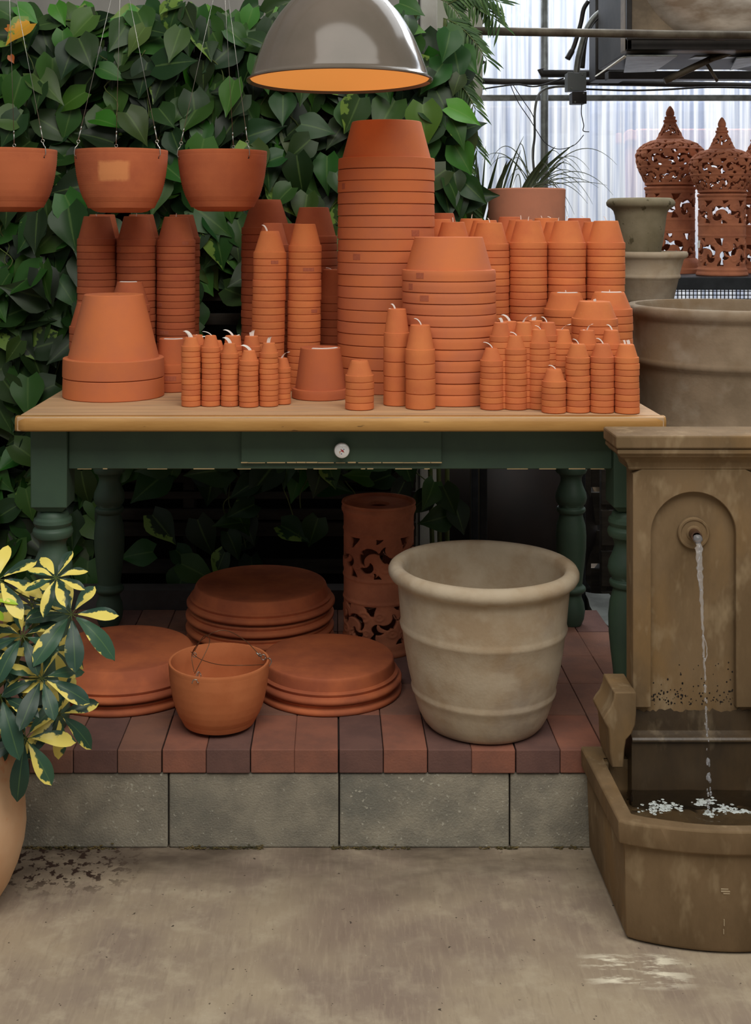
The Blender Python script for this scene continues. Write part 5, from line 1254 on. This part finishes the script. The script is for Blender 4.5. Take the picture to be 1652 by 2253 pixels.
# ================================================================== PIPES, HEATER AND WIRING AT UPPER RIGHT
def pipe(name, label, cat, pts, r, m, seg=14, **k):
    bm = bmesh.new(); tube(bm, pts, r, seg); o = obj(name, bm, M[m] if isinstance(m, str) else m); tag(o, label, cat, **k); return o
pp = pipe('water_pipe', 'thick horizontal aged pipe crossing below the heater', 'pipe', [P(985, 67, 4.3), P(1200, 71, 4.3), P(1480, 76, 4.3), P(1900, 81, 4.3)], .0152, 'rustpipe')
pipe('steel_post', 'vertical galvanised post standing behind the grass planter', 'post', [P(1197, 990, 6.6), P(1198, -260, 6.6)], .021, 'steel')
pipe('steel_post', 'vertical dark post left of the heater', 'post', [P(1307, 186, 6.0), P(1307, -200, 6.0)], .021, 'darkmetal')
bm = bmesh.new(); a, b_ = P(1055, 222, 6.7), P(1995, 209, 6.7); box(bm, a.x, b_.x, 6.69, 6.71, a.z, b_.z)
tag(bevel(obj('steel_rail', bm, M['steel'], smooth=False), .003), 'flat steel rail running along the ribbed panels', 'rail')
pipe('conduit', 'black conduit with cables along the ribbed panels', 'conduit', smoothpts([P(1058, 178, 6.2), P(1120, 180, 6.2), P(1250, 181, 6.2), P(1450, 184, 6.2), P(1700, 190, 6.2)], 5), .016, 'darkmetal')
pipe('conduit', 'short dark cross pipe clamped to the post', 'conduit', [P(1190, 152, 6.25), P(1192, 162, 6.25), P(1262, 162, 6.25), P(1310, 162, 6.25)], .020, 'darkmetal')
pipe('cable', 'sagging black cable under the conduit', 'cable', smoothpts([P(1062, 196, 6.1), P(1100, 190, 6.1), P(1140, 186, 6.1), P(1180, 190, 6.1), P(1240, 172, 6.1)], 6), .004, 'cable', 8)
pipe('cable', 'black cable running right from the boxes', 'cable', smoothpts([P(1285, 196, 6.1), P(1380, 199, 6.1), P(1465, 197, 6.1), P(1560, 192, 6.1), P(1700, 194, 6.1)], 6), .005, 'cable', 8)
pipe('cable', 'grey cable curving down beside the galvanised post', 'cable', smoothpts([P(1248, 190, 6.3), P(1215, 192, 6.3), P(1188, 204, 6.3), P(1177, 240, 6.3), P(1176, 300, 6.3), P(1172, 340, 6.3), P(1177, 400, 6.3), P(1177, 420, 6.3)], 6), .0065, 'steel', 8)
pipe('cable', 'thin dangling wire looping towards the grass', 'cable', smoothpts([P(1122, 185, 6.0), P(1140, 225, 6.0), P(1165, 262, 6.0), P(1182, 290, 6.0), P(1200, 315, 6.0), P(1228, 328, 6.0), P(1262, 320, 6.0), P(1284, 297, 6.0)], 8), .0022, 'cable', 6)
pipe('cable', 'second thin wire dangling next to the post', 'cable', smoothpts([P(1128, 186, 6.0), P(1150, 220, 6.0), P(1170, 250, 6.0), P(1176, 275, 6.0), P(1174, 350, 6.0)], 8), .0022, 'cable', 6)
pipe('cable', 'short wire hanging from the lower box with a tied end', 'cable', smoothpts([P(1280, 225, 6.0), P(1279, 250, 6.0), P(1284, 275, 6.0), P(1283, 288, 6.0), P(1296, 290, 6.0)], 8), .0024, 'cable', 6)
def jbox(label, x0, x1, y0, y1, Y, m='greybox'):
    a, b_ = P(x0, y1, Y), P(x1, y0, Y); t = empty('junction_box', ((a.x+b_.x)/2, Y, a.z), label, 'junction box'); w_ = (b_.x-a.x)/2; h = b_.z-a.z
    bm = bmesh.new(); box(bm, -w_, w_, -.03, .05, 0, h); bevel(obj('housing', bm, M[m], t, smooth=False), .004)
    bm = bmesh.new(); box(bm, -w_*1.03, w_*1.03, -.036, -.030, -.002, h+.002); bevel(obj('cover', bm, M[m], t, smooth=False), .002)
    bm = bmesh.new(); lathe(bm, [(0, 0), (.005, 0), (.004, .002), (0, .0025)], 12, (-w_*.6, -.036, h*.12), M=Matrix.Rotation(pi/2, 4, 'X')); lathe(bm, [(0, 0), (.005, 0), (.004, .002), (0, .0025)], 12, (w_*.6, -.036, h*.88), M=Matrix.Rotation(pi/2, 4, 'X')); obj('screw', bm, M['steel'], t)
jbox('grey square junction box on the conduit', 1246, 1286, 161, 201, 6.08)
jbox('smaller dark junction box below the grey one', 1256, 1287, 204, 229, 6.05, 'darkmetal')
# ribbed flexible hose
pts = smoothpts([P(1380, 8, 5.4), P(1345, 14, 5.4), P(1312, 34, 5.4), P(1292, 62, 5.4), P(1281, 95, 5.4), P(1272, 130, 5.4), P(1268, 160, 5.4)], 20)
pipe('flexible_conduit', 'ribbed metal flexible conduit arching into the heater', 'conduit', pts, [.013+.0022*(i % 2) for i in range(len(pts))], 'steel', 10)
pipe('flexible_conduit', 'second dark hose beside the ribbed conduit', 'conduit', smoothpts([P(1362, 60, 5.5), P(1352, 40, 5.5), P(1330, 34, 5.5), P(1305, 48, 5.5), P(1288, 84, 5.5), P(1281, 150, 5.5)], 8), .011, 'darkmetal', 10)
pipe('hanging_strap', 'dark strap hanging in front of the panels left of the heater', 'strap', smoothpts([P(1294, 3, 5.3), P(1284, 20, 5.3), P(1278, 50, 5.3), P(1266, 92, 5.3), P(1258, 112, 5.3), P(1248, 130, 5.3)], 5), [.010]*20+[.013]*6, 'darkmetal', 8)
# heater
hy = 4.75
ht = empty('greenhouse_heater', (P(1560, 0, hy).x, hy, P(0, 110, hy).z), 'dusty bronze unit heater with round fan drum hung under the roof', 'heater'); ho = Vector(ht.location)
def hobj(name, bm, m, lab=None, bev=.004, **k):
    o = obj(name, bm, M[m], ht, **k); o.location = -ho
    if bev: bevel(o, bev)
    if lab: o['label'] = lab
    return o
a, b_ = P(1378, 110, hy), P(1780, -260, hy)
bm = bmesh.new(); box(bm, a.x, b_.x, hy+.02, hy+.10, a.z+.0, b_.z); hobj('casing', bm, 'bronze', smooth=False)
bm = bmesh.new(); box(bm, a.x+.02, b_.x-.02, hy+.10, hy+.60, a.z+.0, b_.z); hobj('rear_casing', bm, 'darkmetal', smooth=False)
bm = bmesh.new(); box(bm, a.x, b_.x, hy-.01, hy+.02, a.z, a.z+.05); box(bm, a.x, a.x+.02, hy-.01, hy+.02, a.z, b_.z); box(bm, b_.x-.02, b_.x, hy-.01, hy+.02, a.z, b_.z); hobj('front_frame', bm, 'darkmetal', smooth=False, bev=.003)
bm = bmesh.new(); cc = P(1590, -88, hy); lathe(bm, [(.005, .09), (.10, .085), (.20, .075), (.27, .055), (.305, .03), (.325, .0), (.335, -.03), (0, -.03)], 72, tuple(cc), M=Matrix.Rotation(pi/2, 4, 'X'))
for v in bm.verts: v.co.y += noise.noise(v.co*7)*.012
hobj('fan_drum', bm, 'drum', 'dented shiny round drum', bev=0, ang=60)
bm = bmesh.new(); t0 = P(1378, 112, 4.7); 
def plate(pts, th=.006):
    q = [Vector(p) for p in pts]; nrm = (q[1]-q[0]).cross(q[2]-q[0]).normalized()*th
    loft(bm, [[p for p in q], [p+nrm for p in q]]); 
plate([P(1378, 124, 4.72), P(1490, 124, 4.72), P(1440, 158, 5.3), P(1372, 160, 5.3)]); hobj('bottom_tray', bm, 'steel', bev=.001, smooth=False)
bm = bmesh.new(); plate([P(1372, 124, 4.8), P(1378, 127, 4.8), P(1312, 168, 5.2), P(1308, 169, 5.25)]); hobj('louver', bm, 'cream', 'pale tilted louver blade', bev=.001, smooth=False)
bm = bmesh.new(); plate([P(1490, 112, 4.78), P(1690, 108, 4.78), P(1690, 160, 5.35), P(1470, 140, 5.35)]); hobj('underside', bm, 'darkmetal', bev=.001, smooth=False)
bm = bmesh.new(); plate([P(1470, 140, 5.3), P(1600, 136, 5.3), P(1620, 122, 4.9), P(1530, 122, 4.9)]); plate([P(1605, 152, 5.2), P(1700, 132, 5.2), P(1700, 120, 4.8), P(1620, 126, 4.8)]); hobj('bottom_panel', bm, 'steel', bev=.001, smooth=False)
bm = bmesh.new(); tube(bm, [P(1462, 178, 4.9), P(1530, 146, 4.9), P(1640, 94, 4.9)], .014, 12); tube(bm, [P(1556, 142, 4.92), P(1578, 178, 4.95)], .007, 8); tube(bm, smoothpts([P(1562, 132, 4.88), P(1600, 120, 4.88), P(1625, 104, 4.88), P(1640, 84, 4.88)], 4), .009, 8); hobj('support_strut', bm, 'rustpipe', bev=0)
bm = bmesh.new(); a, b_ = P(1378, 88, hy-.06), P(1800, 82, hy-.06); box(bm, a.x, b_.x, hy-.07, hy-.05, a.z, b_.z); hobj('lower_rail', bm, 'darkmetal', smooth=False)
for q in (1400, 1760):
    bm = bmesh.new(); tube(bm, [P(q, -250, hy+.3), P(q, -560, hy+.3)], .012, 10); hobj('hanger_rod', bm, 'darkmetal', bev=0)
bm = bmesh.new(); box(bm, P(1310, 0, 5.8).x, P(1378, 0, 5.8).x, 5.8, 5.95, P(0, 175, 5.8).z, P(0, -180, 5.8).z); tag(bevel(obj('control_cabinet', bm, M['darkmetal'], smooth=False), .006), 'dark cabinet in shadow left of the heater', 'cabinet')
bm = bmesh.new(); a, b_ = P(1240, 168, 5.9), P(1700, 148, 5.9); box(bm, P(1310, 0, 5.9).x, b_.x, 5.62, 5.70, P(0, 176, 5.66).z, P(0, 158, 5.66).z); tag(bevel(obj('support_beam', bm, M['darkmetal'], smooth=False), .004), 'dark beam below the heater carrying the conduit', 'beam')
# beige cabinet behind the palm
bm = bmesh.new(); Yb = 5.0; pts = []
x0, x1, zt_, zb_ = P(940, 0, Yb).x, P(1062, 0, Yb).x, 3.2, P(0, 224, Yb).z; r = .045
pts = [(x0, zt_), (x0, zb_)]+[(x1-r+r*sin(q), zb_+r-r*cos(q)) for q in [pi/2*k/8 for k in range(9)]]+[(x1, zt_)]
loft(bm, [[(x, Yb+.02+.10, z) for x, z in pts], [(x, Yb, z) for x, z in pts]]); bmesh.ops.recalc_face_normals(bm, faces=bm.faces[:])
ab = empty('air_unit', (0, Yb, 0), 'beige rounded ventilation cabinet behind the palm', 'ventilation cabinet'); o = obj('cabinet_shell', bm, M['boxbeige'], ab, ang=30); o.location = (0, -Yb, 0); bevel(o, .006)
for py in (8, 45, 92, 135):
    bm = bmesh.new(); a = P(1062, py, Yb); loft(bm, [[(a.x, .03, a.z+.012), (a.x, .03, a.z-.012), (a.x, .07, a.z-.012), (a.x, .07, a.z+.012)], [(a.x+.014, .03, a.z+.004), (a.x+.014, .03, a.z), (a.x+.014, .07, a.z), (a.x+.014, .07, a.z+.004)]]); obj('vent_fin', bm, M['darkmetal'], ab, smooth=False)
bpy.context.view_layer.update()
for o in S.objects:
    if o.parent is None and 'label' in o:
        n = len(o['label'].split())
        if n < 4 or n > 16: print('LABEL LENGTH', n, o['label'])
